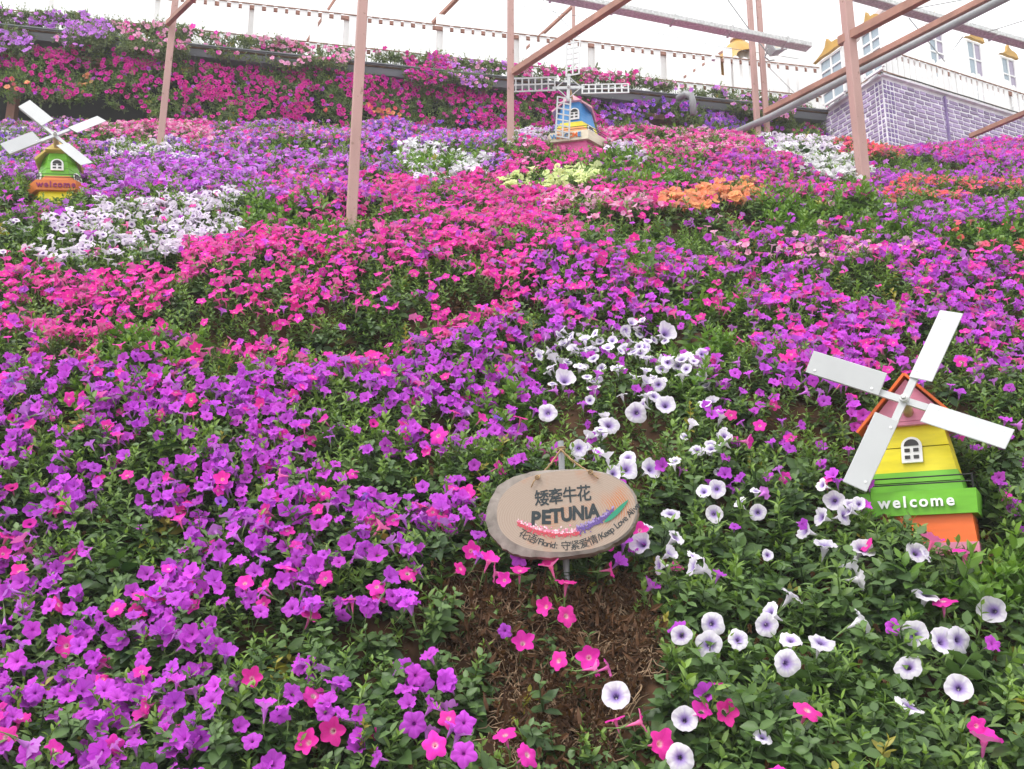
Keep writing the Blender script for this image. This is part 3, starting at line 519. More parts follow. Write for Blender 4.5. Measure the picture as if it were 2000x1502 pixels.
scatter('petunia_foliage', SPRIG, pos[~b_], dr[~b_], sc[~b_], 'dense green petunia leaves and shoots covering the whole slope between the flowers', idx=pick[~b_])
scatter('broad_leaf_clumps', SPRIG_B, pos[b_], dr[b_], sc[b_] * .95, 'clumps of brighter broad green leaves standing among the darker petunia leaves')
# ------------------------------------------------------------------ flowers
qx, qy = area(1300, 2.1, 12.0); rise = .10
u, v, uj, vj = plan(qx, qy, rise); dens = np.zeros(len(qx)); bed = np.zeros(len(qx), int)
for i, (poly, k, mix) in enumerate(BEDS):
    q = inpoly(uj, vj, poly); dens = np.where(q, k, dens); bed = np.where(q, i, bed)
for poly, k in BARE: dens = np.where(inpoly(uj, vj, poly), np.minimum(dens, 3), dens)
clump = vnoise(qx * 6 + 2, qy * 6 + 31) * .9 + vnoise(qx * 2.2, qy * 2.2 + 12) * .5
dens = dens * np.clip((clump - .28) * 1.8, .12, 1.5)
ok = (rng.random(len(qx)) < dens * np.interp(v, [300, 480, 950, 1050], [2.9, 2.6, 2.4, 1.7]) / 1300) & ~behind(qx, qy) & ~clear(qx, qy) & ~(inpoly(u, v, [(1690, 760), (1850, 740), (1915, 950), (1915, 1085), (1700, 1045)]) & (qy < mA.y)) & ~(inpoly(u, v, [(50, 280), (155, 280), (170, 400), (45, 400)]) & (qy < mB.y)) & ~(inpoly(u, v, [(1060, 190), (1180, 190), (1180, 300), (1060, 300)]) & (qy < mC.y)) & (u > -60) & (u < 2060) & (v < 1560)
qx, qy, bed, u, v = qx[ok], qy[ok], bed[ok], u[ok], v[ok]; n = len(qx); N = normal(qx, qy)
kindn = np.array(list(SHAPE)); kind = np.empty(n, dtype='<U10')
for i, (poly, k, mix) in enumerate(BEDS):
    s = bed == i
    if s.any(): kind[s] = rng.choice(list(mix), s.sum(), p=np.array(list(mix.values())) / sum(mix.values()))
wn_ = sstep(3.2, 4.6, qy)[:, None]; fd = N * .55 + np.array([0, -.22, .16]) * (1 - wn_) + np.array([0, -.16, .26]) * wn_ + rng.normal(0, .36, (n, 3)); fd /= np.linalg.norm(fd, axis=1, keepdims=True)
fp = np.stack([qx, qy, H(qx, qy)], -1) + N * (rng.uniform(.07, .13, n) + vnoise(qx * 7, qy * 7 + 60) * .04)[:, None]
fs = rng.uniform(.74, 1.12, n) * np.interp(qy, [2.8, 3.4, 4.5, 7], [.90, .82, .74, .78]) * np.where(kind == 'veined', .86, np.where(kind == 'white', .88, 1))
BLOOM = {'purple': 'purple_petunia', 'pink': 'pink_petunia', 'white': 'white_petunia', 'veined': 'violet_veined_petunia'}
def bloom(kind, p, d, size, label, group, spin=None):
    me, cm = random.choice(NEAR[kind]); o = link(BLOOM[kind], me); d = Vector(d).normalized()
    o.matrix_world = Matrix.Translation(p) @ d.to_track_quat('Z', 'Y').to_matrix().to_4x4() @ Matrix.Rotation(random.random() * 6.28 if spin is None else spin, 4, 'Z') @ Matrix.Diagonal((size, size, size, 1))
    tag(o, label, BLOOM[kind].replace('_', ' ').replace('violet veined', 'veined'), group)
    link('calyx', cm, o); return o
LOOK = {'F': 'facing out', 'U': 'tilted upward', 'L': 'side on', 'R': 'side on', 'l': 'turned aside', 'r': 'turned aside', 'D': 'nodding', 'T': 'seen edge on'}
WORD = {'purple': 'purple petunia', 'pink': 'pink petunia', 'white': 'white petunia'}
HP = []
for hu, hv_, px, k, fc, where in HAND:
    p = hit(hu, hv_, H, .165); HP.append((p.x, p.y, .055)); d = np.array(FACE[fc]) + rng.normal(0, .20, 3)
    dist = (p - cam.location).length; size = px / 2 * dist / FPX / SHAPE[k][0] * .95
    bloom(k, p, d, size, WORD[k] + ' bloom ' + where, WORD[k].replace('petunia', 'petunias') + ' on the slope')
hp = np.array(HP); dmin = np.full(n, 9.)
for x, y, q in HP: dmin = np.minimum(dmin, np.hypot(qx - x, qy - y))
loose = dmin > .045
def place(u, v):
    row = 0 if v > 1300 else 1 if v > 1000 else 2 if v > 700 else 3
    col = 0 if u < 330 else 1 if u < 660 else 2 if u < 980 else 3 if u < 1400 else 4
    return (('at the bottom left corner', 'along the bottom edge', 'at the bottom left of the bare soil', 'on the bare soil at the bottom', 'among the big leaves at bottom right'),
            ('at the left edge below the middle', 'left of the bare soil', 'just left of the sign and bare soil', 'around the wooden sign', 'in front of the near windmill'),
            ('at the left end of the purple bed', 'in the middle of the purple bed', 'in the purple bed above the sign', 'in or near the white cluster', 'beside the near windmill'),
            ('at the left end of the pink band', 'in the pink band below the thick post', 'in the pink band above the purple bed', 'on the slope above the white cluster', 'on the slope above the near windmill'))[row][col]
def pose(d, p):
    vw = EV - p; vw = vw / np.linalg.norm(vw); c = float(d @ vw)
    if c > .88: return 'facing out'
    if c < .05: return 'seen from behind'
    if c < .38: return 'seen edge on'
    lat = d[0] - vw[0] * c
    return 'tilted upward' if abs(lat) < .3 else 'turned left' if lat < 0 else 'turned right'
def company(i):
    m_ = (np.hypot(qx - qx[i], qy - qy[i]) < .07); c = int(m_.sum()) - 1
    if c == 0: return 'standing alone'
    if (kind[m_] != kind[i]).any(): return 'by another colour'
    return 'in a pair' if c == 1 else 'in a cluster'
used = np.zeros(n, bool); order = np.argsort(np.hypot(qy, qx))
for k, cap in (('purple', 285), ('pink', 255), ('white', 120), ('veined', 150)):
    sel = [i for i in order if kind[i] == k and loose[i] and 0 < u[i] < 2000 and v[i] < 1502][:cap]
    for i in sel:
        used[i] = True; pl_ = place(u[i], v[i]); po = pose(fd[i], fp[i])
        if k == 'veined': pl_ = 'below the small green windmill' if u[i] < 350 else 'right of the small green windmill' if u[i] < 900 else 'near the upper post pair'; lab = f'violet eyed white petunia {po}, {company(i)} {pl_}'; gr = 'violet eyed petunias'
        else: lab, gr = f'{WORD[k]} {po}, {company(i)} {pl_}', WORD[k].replace('petunia', 'petunias') + ' ' + pl_
        bloom(k, Vector(fp[i]), fd[i], fs[i], lab, gr)
MASS = dict(purple='purple petunias', pink='hot pink petunias', white='white petunias with violet throats', magenta='dark magenta petunias', lilac='pale lilac petunias', violet='blue violet petunias', palepink='pale pink petunias', orange='orange petunias', coral='coral red petunias', lime='lime yellow petunias', purewhite='pure white petunias', veined='white petunias with violet eyes')
WP = {k: [[], [], []] for k in SHAPE}                            # flowers of the hanging wall are added below, then each colour becomes one mass
for k in SHAPE:
    s = (kind == k) & ~used & loose; WP[k][0].append(fp[s]); WP[k][1].append(fd[s]); WP[k][2].append(fs[s])
# ------------------------------------------------------------------ hanging wall: retaining wall, troughs, trailing plants
def gpt(s, off, z): return Vector((GA.x + gd.x * s + gn[0] * off, GA.y + gd.y * s + gn[1] * off, z))
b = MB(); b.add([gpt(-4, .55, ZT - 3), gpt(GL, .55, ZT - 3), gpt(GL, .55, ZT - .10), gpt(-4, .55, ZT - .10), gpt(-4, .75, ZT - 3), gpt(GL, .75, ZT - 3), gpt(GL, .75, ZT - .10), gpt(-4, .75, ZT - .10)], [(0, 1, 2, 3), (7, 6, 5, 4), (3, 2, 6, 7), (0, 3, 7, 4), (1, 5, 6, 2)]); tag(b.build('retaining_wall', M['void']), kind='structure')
b = MB(); b.add([gpt(-4, .42, ZT - .02), gpt(GL, .42, ZT - .02), gpt(GL, 4, ZT - .02), gpt(-4, 4, ZT - .02), gpt(-4, .42, ZT - .12), gpt(GL, .42, ZT - .12), gpt(GL, 4, ZT - .12), gpt(-4, 4, ZT - .12)], [(0, 1, 2, 3), (7, 6, 5, 4), (0, 4, 5, 1)]); tag(b.build('terrace_deck', M['deck']), kind='structure')
cuts = []
for uu in (-300, 238, 520, 870, 1040, 1352): q = at_z(uu, 47 + uu * .104, ZT); cuts.append((q - GA).dot(gd))
cuts[0] = -2.5; cuts.append(GL - .03)
TL = ['planter trough under lavender trailing petunias at the left end', 'planter trough under pale pink petunias beside the first post', 'planter trough with bare grey front right of the thick post', 'planter trough under magenta petunias behind the lattice windmill', 'planter trough with bare grey front right of the lattice windmill', 'last planter trough on the right, meeting the purple brick wall']
for i in range(6):
    a_, c_ = cuts[i] + .002, cuts[i + 1] - .002
    t_ = thing('planter_trough', TL[i], 'planter', gpt(a_, 0, ZT - .11), (0, 0, math.atan2(gd.y, gd.x)), 'planter troughs along the terrace edge'); L = c_ - a_
    b = MB(); b.add([(0, 0, .11), (L, 0, .11), (L, .06, 0), (0, .06, 0), (0, .30, 0), (L, .30, 0), (L, .34, .11), (0, .34, .11)], [(0, 3, 2, 1), (3, 4, 5, 2), (4, 7, 6, 5), (0, 7, 4, 3), (1, 2, 5, 6)]); b.build('trough_body', M['gutter'], t_)
    b = MB(); b.bar((0, -.006, .108), (L, -.006, .108), .016, .014); b.build('rim', M['gutter'], t_)
    b = MB(); b.box(.01, L - .01, .01, .33, .07, .09); b.build('potting_soil', M['soil'], t_)
    for q in (.05, L / 2, L - .05):
        b = MB(); b.bar((q, .04, .0), (q, .45, -.18), .02, .02); b.build('bracket', M['gutter'], t_)
for uu, la in ((20, 'brown steel stub post under the left end of the hanging flowers'), (1290, 'dark post under the blue violet hanging flowers')):
    p = on_plane(uu, 250, gpt(0, .25, 0) - Vector((0, 0, 0)), gn); b = MB(); b.box(-.045, .045, -.045, .045, -.4, 1.3 if uu < 100 else .8); o = b.build('support_post', M['beam']); o.location = (p.x, p.y, H0(p.x, p.y)); tag(o, la, 'post')
TOPZ = [  # (poly, kind mix, density) flowers in and over the trough
 ([(-100, 5), (80, 30), (60, 110), (-100, 110)], dict(lilac=.95, purple=.05), 300), ([(80, 20), (215, 40), (220, 72), (205, 100), (150, 112), (115, 90), (110, 62), (60, 48)], dict(lilac=.95, palepink=.05), 300),
 ([(215, 42), (250, 45), (380, 55), (370, 108), (300, 115), (245, 95), (235, 70)], dict(palepink=.75, pink=.25), 330), ([(380, 62), (470, 72), (480, 108), (410, 105)], dict(palepink=.85, pink=.15), 230), ([(470, 72), (690, 100), (680, 128), (560, 130), (490, 115)], dict(palepink=.8, pink=.2), 290),
 ([(700, 98), (790, 110), (790, 122), (700, 112)], dict(palepink=.6, pink=.4), 150), ([(785, 105), (870, 112), (880, 168), (830, 172), (795, 155)], dict(magenta=.55, pink=.3, purple=.15), 380), ([(860, 112), (985, 125), (980, 165), (920, 178), (880, 150)], dict(lilac=.75, palepink=.25), 330),
 ([(985, 128), (1090, 135), (1100, 150), (1000, 158)], dict(palepink=.4, pink=.5, magenta=.1), 380), ([(1100, 132), (1240, 148), (1235, 170), (1110, 168)], dict(pink=.6, palepink=.4), 360), ([(1235, 155), (1380, 178), (1380, 188), (1235, 168)], dict(palepink=.7, lilac=.3), 130), ([(1390, 175), (1545, 200), (1540, 235), (1430, 220)], dict(lilac=.6, palepink=.4), 300), ([(1545, 205), (1640, 215), (1640, 225), (1545, 215)], dict(palepink=.5, pink=.5), 110)]
LOWZ = [  # (poly, mix, flower density, foliage) on the face under the troughs
 ([(-100, 95), (210, 100), (300, 112), (420, 128), (560, 130), (680, 142), (830, 168), (1000, 172), (1100, 188), (1190, 215), (1180, 275), (1000, 275), (720, 262), (640, 244), (560, 242), (420, 242), (385, 238), (260, 228), (190, 205), (60, 190), (-100, 185)], dict(magenta=.94, purple=.04, pink=.02), 330),
 ([(8, 145), (48, 140), (62, 190), (30, 200), (8, 190)], dict(coral=.5, orange=.3, magenta=.2), 60), ([(150, 150), (180, 150), (185, 190), (150, 195)], dict(orange=.7, coral=.3), 110), ([(600, 210), (655, 210), (650, 245), (600, 245)], dict(coral=.6, magenta=.4), 150), ([(712, 205), (780, 215), (790, 250), (735, 248)], dict(orange=.3, coral=.35, magenta=.35), 260), ([(830, 205), (1000, 205), (1000, 255), (830, 255)], dict(magenta=.45, pink=.45, violet=.1), 350),
 ([(1150, 185), (1350, 202), (1490, 218), (1480, 255), (1400, 270), (1285, 262), (1180, 245)], dict(violet=.62, purple=.2, lilac=.18), 340), ([(1480, 205), (1640, 240), (1650, 280), (1470, 270)], dict(pink=.3, violet=.3, purple=.2, magenta=.2), 90)]
HOLE = [[(-100, 190), (35, 190), (130, 205), (190, 190), (195, 232), (130, 230), (30, 260), (-100, 260)], [(415, 238), (590, 246), (560, 275), (430, 268)], [(600, 222), (660, 232), (660, 262), (600, 255)], [(1270, 232), (1330, 236), (1330, 262), (1270, 258)], [(245, 205), (280, 205), (280, 235), (245, 235)]]
def strip(nn, zlo, zhi):
    s = rng.random(nn) * (GL + 1.0) - .9; z = ZT + zlo + rng.random(nn) * (zhi - zlo); return s, z
def wall_place(polys, nn, zlo, zhi, bulge):
    s, z = strip(nn, zlo, zhi)
    t = (ZT + zhi - z) / (zhi - zlo); off = bulge(t) + (vnoise(s * 2.3, z * 2.3 + 20) - .5) * .20
    p = np.stack([GA.x + gd.x * s + gn[0] * off, GA.y + gd.y * s + gn[1] * off, z], -1); u, v = project(p)
    return p, u + (vnoise(s * 5, z * 5) - .5) * 22, v + (vnoise(s * 5 + 50, z * 5) - .5) * 12, s, z
LOWB = lambda t: .14 - .27 * np.sin(np.clip(t * 1.15, 0, 1) * 3.1416 * .5)
TOPB = lambda t: np.where(t < .45, .12 - .15 * t, -.10 + .05 * t)
outward = np.array([-gn[0], -gn[1], 0])
for polys, fn, nn, zl, zh, fol_d in ((LOWZ, LOWB, 60000, -1.75, -.05, .60), (TOPZ, TOPB, 26000, -.62, .34, .75)):
    p, u, v, s, z = wall_place(polys, nn, zl, zh, fn); A = (GL + 1.0) * (zh - zl); per = nn / A
    dn = np.zeros(nn); bd = np.full(nn, -1)
    for i, q in enumerate(polys):
        m_ = inpoly(u, v, q[0]); dn = np.where(m_, q[2], dn); bd = np.where(m_, i, bd)
    hole = np.zeros(nn, bool)
    if polys is LOWZ:
        for h in HOLE: hole |= inpoly(u, v, h)
    buried = p[:, 2] < H(p[:, 0], p[:, 1]) + .02
    okf = (bd >= 0) & ~hole & ~buried
    clump = vnoise(s * 7, z * 7 + 9)
    fl = okf & (rng.random(nn) < dn * (1.25 if polys is LOWZ else 1.5) / per * np.clip((clump - .2) * 2.4, .15, 1.5)); lf = okf & (rng.random(nn) < (650 if polys is LOWZ else 1000) / per * np.clip(vnoise(s * 6 + 3, z * 6 + 44) * 1.9, .25, 1.6))
    d = outward * .8 + np.array([0, 0, .15 if polys is LOWZ else .3]) + rng.normal(0, .25, (nn, 3))
    for i, q in enumerate(polys):
        m_ = fl & (bd == i); c = m_.sum()
        if not c: continue
        kk = rng.choice(list(q[1]), c, p=np.array(list(q[1].values())) / sum(q[1].values()))
        for k in q[1]:
            w = np.where(m_)[0][kk == k]; WP[k][0].append(p[w] + outward * .07); WP[k][1].append(d[w]); WP[k][2].append(rng.uniform(.72, 1.02, len(w)))
    dl = outward * .5 + np.array([0, 0, .25 if polys is LOWZ else -.1]) + rng.normal(0, .45, (nn, 3))
    scatter('hanging_foliage' if polys is LOWZ else 'trough_foliage', SPRIG[:4] + SPRIG_T if polys is LOWZ else SPRIG_T, p[lf], dl[lf], rng.uniform(1.1, 1.7, lf.sum()), 'green trailing leaves covering the retaining wall under the planter troughs' if polys is LOWZ else 'dull green trailing leaves spilling over the grey planter troughs')
for k in SHAPE:
    scatter(k + '_flowers' if k not in ('palepink', 'purewhite', 'veined') else {'palepink': 'pale_pink_flowers', 'purewhite': 'pure_white_flowers', 'veined': 'violet_eyed_flowers'}[k], FAR[k], np.concatenate(WP[k][0]), np.concatenate(WP[k][1]), np.concatenate(WP[k][2]), 'drifts of ' + MASS[k] + ' farther up the slope')
# rocks at the foot of the wall
def rock(u, v, w, h, lab):
    p = hit(u, v, H); r = random.Random(u); b = MB(); import bmesh
    bm = bmesh.new(); bmesh.ops.create_icosphere(bm, subdivisions=2, radius=1)
    for q in bm.verts:
        q.co = Vector([math.copysign(abs(c) ** .6, c) for c in q.co]); q.co *= 1 + r.uniform(-.09, .09)
        q.co = Vector((q.co.x * w, q.co.y * w * .6, q.co.z * h))
    me = bpy.data.meshes.new('rock'); bm.to_mesh(me); bm.free(); me.materials.append(M['rock']); o = link('rock', me); o.location = p + Vector((0, .06, .02)); o.rotation_euler = (0, 0, r.uniform(-.4, .4)); tag(o, lab, 'rock', 'orange rocks at the foot of the hanging flowers')
rock(445, 248, .16, .13, 'smaller orange sandstone block under the hanging magenta flowers'); rock(478, 262, .2, .09, 'low mossy orange stone between two larger blocks'); rock(545, 254, .26, .12, 'long orange sandstone block right of the mossy stone'); rock(1645, 372, .13, .06, 'bare orange stone beside the foot of the upper right post')
# ------------------------------------------------------------------ bare patch: coir litter, dry roots
qx2, qy2 = area(3600, 2.1, 4.6); u, v, uj, vj = plan(qx2, qy2, .0); k = np.zeros(len(qx2), bool)
for poly, _ in BARE: k |= inpoly(uj, vj, poly)
k &= (vnoise(qx2 * 16, qy2 * 16) > .36) | (qy2 > 3.3); qx2, qy2 = qx2[k], qy2[k]; b = MB(); ti = []
LIT = []
for s_ in range(4):
    r = random.Random(s_ + 70); b = MB(); ti = []
    for _ in range(7):
        leaf(b, ti, Matrix.Translation((r.uniform(-.018, .018), r.uniform(-.018, .018), r.uniform(-.004, .016))) @ Euler((r.uniform(-1, 1), r.uniform(-1, 1), r.uniform(0, 6))).to_matrix().to_4x4(), r.uniform(.010, .028), r.uniform(.003, .011), .9, r.uniform(-.8, .8), r.uniform(0, 1))
    LIT.append(proto('litter', b, M['dry'], {'tint': ti}, False))
Nn = normal(qx2, qy2); scatter('coir_litter', LIT, np.stack([qx2, qy2, H(qx2, qy2)], -1) + Nn * rng.uniform(0, .02, len(qx2))[:, None], Nn + rng.normal(0, .4, (len(qx2), 3)), rng.uniform(.6, 1.9, len(qx2)), 'brown coir fibre and dead leaves lying on the bare soil')
b = MB(); nr = min(900, len(qx2))
for i in rng.choice(len(qx2), nr, replace=False):
    a = rng.random() * 6.28; x, y = qx2[i], qy2[i]; pts = []; L = rng.uniform(.012, .03)
    if y > 3.2: continue
    for k_ in range(6):
        pts.append((x, y, float(H(x, y)) + .012 + .022 * rng.random())); a += rng.normal(0, .5); x += math.cos(a) * L; y += math.sin(a) * L * .8
    b.tube(pts, [w * rng.uniform(.6, 1.2) for w in (.0011, .002, .0023, .002, .0016, .0009)], 3)
tag(b.build('dry_roots', M['root'], None, True), 'tangle of pale dry roots and stems across the bare soil below the sign', None, None, 'stuff')
sp = [sprig(60 + i, 6, .10, .018, .006, 'dry') for i in range(3)]
qx3, qy3 = area(240, 8.2, 10.2); u, v, uj, vj = plan(qx3, qy3, 0.); k = inpoly(uj, vj, BARE[5][0]); Nn = normal(qx3[k], qy3[k]); scatter('dry_stalks', [sprig(80 + i, 5, .12, .05, .008, 'dry') for i in range(3)], np.repeat(np.stack([qx3[k], qy3[k], H(qx3[k], qy3[k])], -1), 4, 0) + rng.normal(0, .05, (k.sum() * 4, 3)) * (1, 1, 0), np.repeat(Nn, 4, 0) + rng.normal(0, .6, (k.sum() * 4, 3)), rng.uniform(.7, 1.2, k.sum() * 4), 'strip of dry straw coloured stalks between the purple beds at upper right')
# withered brown blooms among the lower right leaves
wb = MB(); ti = []
for i in range(4): leaf(wb, ti, Matrix.Rotation(i * 1.6, 4, 'Z') @ Matrix.Rotation(R(60), 4, 'Y'), .02, .012, .8, 1.2, .8)
wm = proto('withered', wb, M['dry'], {'tint': [.9] * len(wb.v)})
qx4, qy4 = area(60, 2.2, 4.0); Nn = normal(qx4, qy4); scatter('withered_blooms', [wm], np.stack([qx4, qy4, H(qx4, qy4)], -1) + Nn * .08, Nn + rng.normal(0, .6, (len(qx4), 3)), rng.uniform(.7, 1.3, len(qx4)), 'small brown withered blooms caught in the near leaves')
# ------------------------------------------------------------------ steel posts and beams
def post(u, v, w, dp, yaw, lab, lean=(0, 0), extra=3.2):
    p = hit(u, v, H); p = P(u, v, 9.3) if p.y > 9.3 else p; b = MB(); b.box(-w / 2, w / 2, -dp / 2, dp / 2, -.35, extra, bev=.004); o = tag(b.build('steel_post', M['steel']), lab, 'post', 'steel posts standing in the flowers')
    o.location = (p.x, p.y, p.z); o.rotation_euler = (lean[0], lean[1], yaw); CLEAR.append((p.x, p.y, .05)); return p
PO = [post(310, 308, .058, .058, R(20), 'mauve steel post standing right of the small green windmill', (0, R(.6))), post(684, 468, .062, .062, R(16), 'thickest mauve steel post, standing in the pink band', (0, R(.6))), post(997, 305, .054, .054, R(8), 'mauve steel post just left of the lattice windmill'), post(1481, 270, .054, .054, R(8), 'left post of the close pair carrying the floodlight'), post(1499, 266, .050, .050, R(8), 'right post of the close pair carrying the floodlight'), post(1690, 384, .072, .072, R(16), 'brown steel post nearest the purple brick wall', (0, R(-.5)))]
BEAMN = 'steel beams of the open roof frame'
def beam(a, c, w, h, m, lab, name='steel_beam', cat='beam', grp=BEAMN):
    b = MB(); b.bar(a, c, w, h, bev=.003); return tag(b.build(name, m), lab, cat, grp)
def level(u0, v0, d0, u1, v1): a = P(u0, v0, d0); return a, at_z(u1, v1, a.z)
a, c = level(1003, 141, PO[2].y - .05, 1220, -2); c2 = a + (c - a) * 2; beam(a, c2, .05, .06, M['beam'], 'brown beam rising from the post beside the lattice windmill')
a, c = level(1494, 219, PO[4].y - .06, 1928, -4); beam(a, a + (c - a) * 1.9, .05, .06, M['beam'], 'long brown beam from the post pair across the purple brick wall')
n_ = (c - a).normalized(); side = Vector((n_.y, -n_.x, 0))
b = MB(); a2 = P(1425, 264, PO[3].y + .1); a1 = a + Vector((0, 0, -.085)) + n_ * .1
b.tube([a2, a1 + n_ * -.05, a1 + n_ * .3, a1 + (c - a) * 1.8], .036, 12); tag(b.build('drain_pipe', M['pipe'], None, True), 'grey drain pipe slung under the long brown beam', 'pipe')
a, c = level(1642, 80, PO[5].y + .05, 1800, -3); beam(a - (c - a) * .02, a + (c - a) * 2, .05, .07, M['beam'], 'short brown beam through the post nearest the brick wall')
a, c = level(327, 46, PO[0].y - .05, 378, -4); beam(a, a + (c - a) * 2, .04, .05, M['beam'], 'brown strut leaving the post at upper left')
a, c = P(845, 46, 11.6), P(893, -3, 11.2); beam(a, a + (c - a) * 1.8, .05, .05, M['beam'], 'short brown strut at the top between two posts', grp=None)
a, c = P(1062, 64, 11.9), P(1122, 9, 11.6); beam(a, c, .04, .04, M['beam'], 'thin brown strut under the galvanised gutter')
a, c = P(1120, 5, 11.6), P(1121, 118, 11.6); beam(a, c, .045, .045, M['steel'], 'thin hanging steel post above the lattice windmill', 'hanger_post', 'post', None)
a, c = P(1895, 266, 9.6), P(2060, 196, 8.6); beam(a, c, .045, .05, M['beam'], 'brown rail crossing low in front of the purple brick wall')
def gutter(u0, v0, d0, u1, v1, lab):
    a, c = level(u0, v0, d0, u1, v1); a = a + (a - c) * .5; b = MB(); b.bar(a, c, .11, .055, bev=.006); o = tag(b.build('galvanised_gutter', M['galv']), lab, 'gutter', 'galvanised roof gutters')
    L = (c - a).length; n_ = (c - a) / L; k = .35
    while k < L:
        q = MB(); q.bar(a + n_ * k + Vector((0, 0, -.004)), a + n_ * (k + .02) + Vector((0, 0, -.004)), .125, .07); q.build('gutter_strap', M['galv'], o); k += .62
gutter(1130, 2, 8.0, 1580, 92, 'galvanised roof gutter above the lattice windmill'); gutter(1700, 0, 8.2, 2080, 108, 'galvanised roof gutter above the white house')
def cable(pts, lab, r=.004): b = MB(); b.tube(pts, r, 5); tag(b.build('cable', M['cable']), lab, 'cable', 'thin cables of the roof frame')
cable([P(1418, -5, 9), P(1476, 75, 8.8), P(1500, 105, 8.7)], 'grey cable running down to the floodlight', .006)
cable([P(1020, 12, 11), P(1120, 30, 11), P(1410, 92, 11), P(1560, 115, 11.2)], 'faint wire stretched left of the floodlight', .003)
cable([P(1055, -5, 10.6), P(1130, 72, 10.8)], 'faint diagonal wire near the lattice windmill', .003)
cable([P(1775, 35, 8.5), P(1845, 120, 10.6), P(1880, 72, 8.4)], 'grey wire tied from the gutter to the picket rail', .005)
cable([P(1770, 20, 8.3), P(1905, -5, 7.5)], 'upper wire at the top right', .004); cable([P(1930, 62, 8.6), P(2080, 15, 7.9)], 'right hand wire running to the frame edge', .004)
cable([P(1500, 130, 9), P(1560, 190, 10.5), P(1585, 205, 10.8)], 'slack wire between post pair and fence', .003)
b = MB(); b.tube([P(1388, -10, 10), P(1394, 112, 10)], .010, 8); b.box(-.02, .02, -.02, .02, -.05, 0, 0, Matrix.Translation(P(1393, 110, 10))); tag(b.build('conduit_rod', M['white'], None), 'thin white rod hanging from the roof beside the gold dome', 'rod')
# white elbow pipe at the trough
q = P(1350, 190, 10.6); b = MB(); b.tube([q + Vector((-.14, .12, .05)), q + Vector((-.06, .03, .06)), q + Vector((0, 0, .02)), q + Vector((.015, 0, -.05)), q + Vector((.02, .02, -.22))], .042, 12); tag(b.build('elbow_pipe', M['pipe'], None, True), 'grey elbow downpipe in the gap between two planter troughs', 'pipe')
# floodlight
fl = thing('floodlight', 'square grey floodlight clamped to the right post of the close pair', 'floodlight', P(1513, 93, PO[4].y - .22), (R(-18), R(-22), R(28)))
b = MB(); b.add([(-.085, -.04, -.075), (.085, -.04, -.075), (.085, -.04, .075), (-.085, -.04, .075), (-.06, .07, -.05), (.06, .07, -.05), (.06, .07, .05), (-.06, .07, .05)], [(4, 5, 6, 7)[::-1], (0, 4, 5, 1)[::-1], (1, 5, 6, 2)[::-1], (2, 6, 7, 3)[::-1], (3, 7, 4, 0)[::-1]]); b.build('housing', M['lamp_body'], fl)
b = MB()
for q in ((-.09, .09, -.055, -.035, .06, .08), (-.09, .09, -.055, -.035, -.08, -.06), (-.09, -.07, -.055, -.035, -.06, .06), (.07, .09, -.055, -.035, -.06, .06)): b.box(*q)
b.build('bezel', M['lamp_body'], fl)
b = MB(); b.box(-.07, .07, -.042, -.038, -.06, .06); b.build('lens', M['lamp_glass'], fl); b = MB(); b.box(-.018, .018, -.046, -.043, -.018, .018); b.build('led_chip', mat('pale lamp chip', (.8, .75, .5), .4), fl)
b = MB(); b.tube([(-.10, 0, 0), (-.10, .09, -.03), (-.02, .13, -.05), (.06, .13, -.05)], .008, 6); b.build('bracket', M['lamp_body'], fl)
# ------------------------------------------------------------------ picket fences
def picket_mesh(w, h, tip=True):
    b = MB(); n = 5; V = [(-w / 2, 0, 0), (w / 2, 0, 0)] + [(w / 2 * math.cos(math.pi * k / n), 0, h - w * .5 + w * .5 * math.sin(math.pi * k / n)) for k in range(n + 1)]
    V2 = [(x, .018, z) for x, y, z in V]; m_ = len(V); b.add(V + V2, [tuple(range(m_)), tuple(range(2 * m_ - 1, m_ - 1, -1))] + [(i, i + m_, (i + 1) % m_ + m_, (i + 1) % m_) for i in range(m_)]); return b.mesh('picket', M['white'])
PK = picket_mesh(.088, .66); PK2 = picket_mesh(.066, .50)
def fence(a, c, zr, hr, lab, pk, pitch, grp, below=.10, endpost=True):
    d = c - a; d.z = 0; L = d.length; o = thing('picket_fence', lab, 'fence', (a.x, a.y, zr), (0, 0, math.atan2(d.y, d.x)), grp)
    for q in (0, hr): b = MB(); b.box(.0, L, .020, .052, q - .022, q + .022); b.build('rail', M['deck'] if q == 0 else M['beam'], o)
    for q in (0, hr): b = MB(); b.box(0, L, -.012, -.002, q + .018, q + .028); b.build('rail_trim', M['deck'], o)
    k = pitch * .5
    while k < L - .04: p_ = link('picket', pk, o); p_.location = (k, 0, -below + random.uniform(-.008, .008)); p_.rotation_euler = (0, random.uniform(-.012, .012), 0); k += pitch
    b = MB(); b.box(-.05, .05, .056, .14, -.28, hr + .22, bev=.008); b.build('fence_post', M['white'], o)
fa = [(q - GA).dot(gd) for q in (at_z(uu, 47 + uu * .104, ZT) for uu in (-150, 75, 290, 482, 676, 866, 1022, 1175, 1320, 1455))] + [GL + .15]
FZ = ZT + .36
FLAB = ['picket fence section cut by the left frame edge', 'picket fence section above the lavender trailing flowers', 'picket fence section left and right of the first post', 'picket fence section behind the pale pink trough flowers', 'picket fence section behind the thickest post', 'picket fence section over the bare trough front', 'picket fence section left of the lattice windmill', 'picket fence section behind the lattice windmill sails', 'picket fence section under the hanging white rod', 'picket fence section behind the close post pair']
for i in range(10): fence(gpt(fa[i], .32, 0), gpt(fa[i + 1], .32, 0), FZ, .43, FLAB[i], PK, .132, 'white picket fence sections along the terrace', .16)
zr = ZT + .10
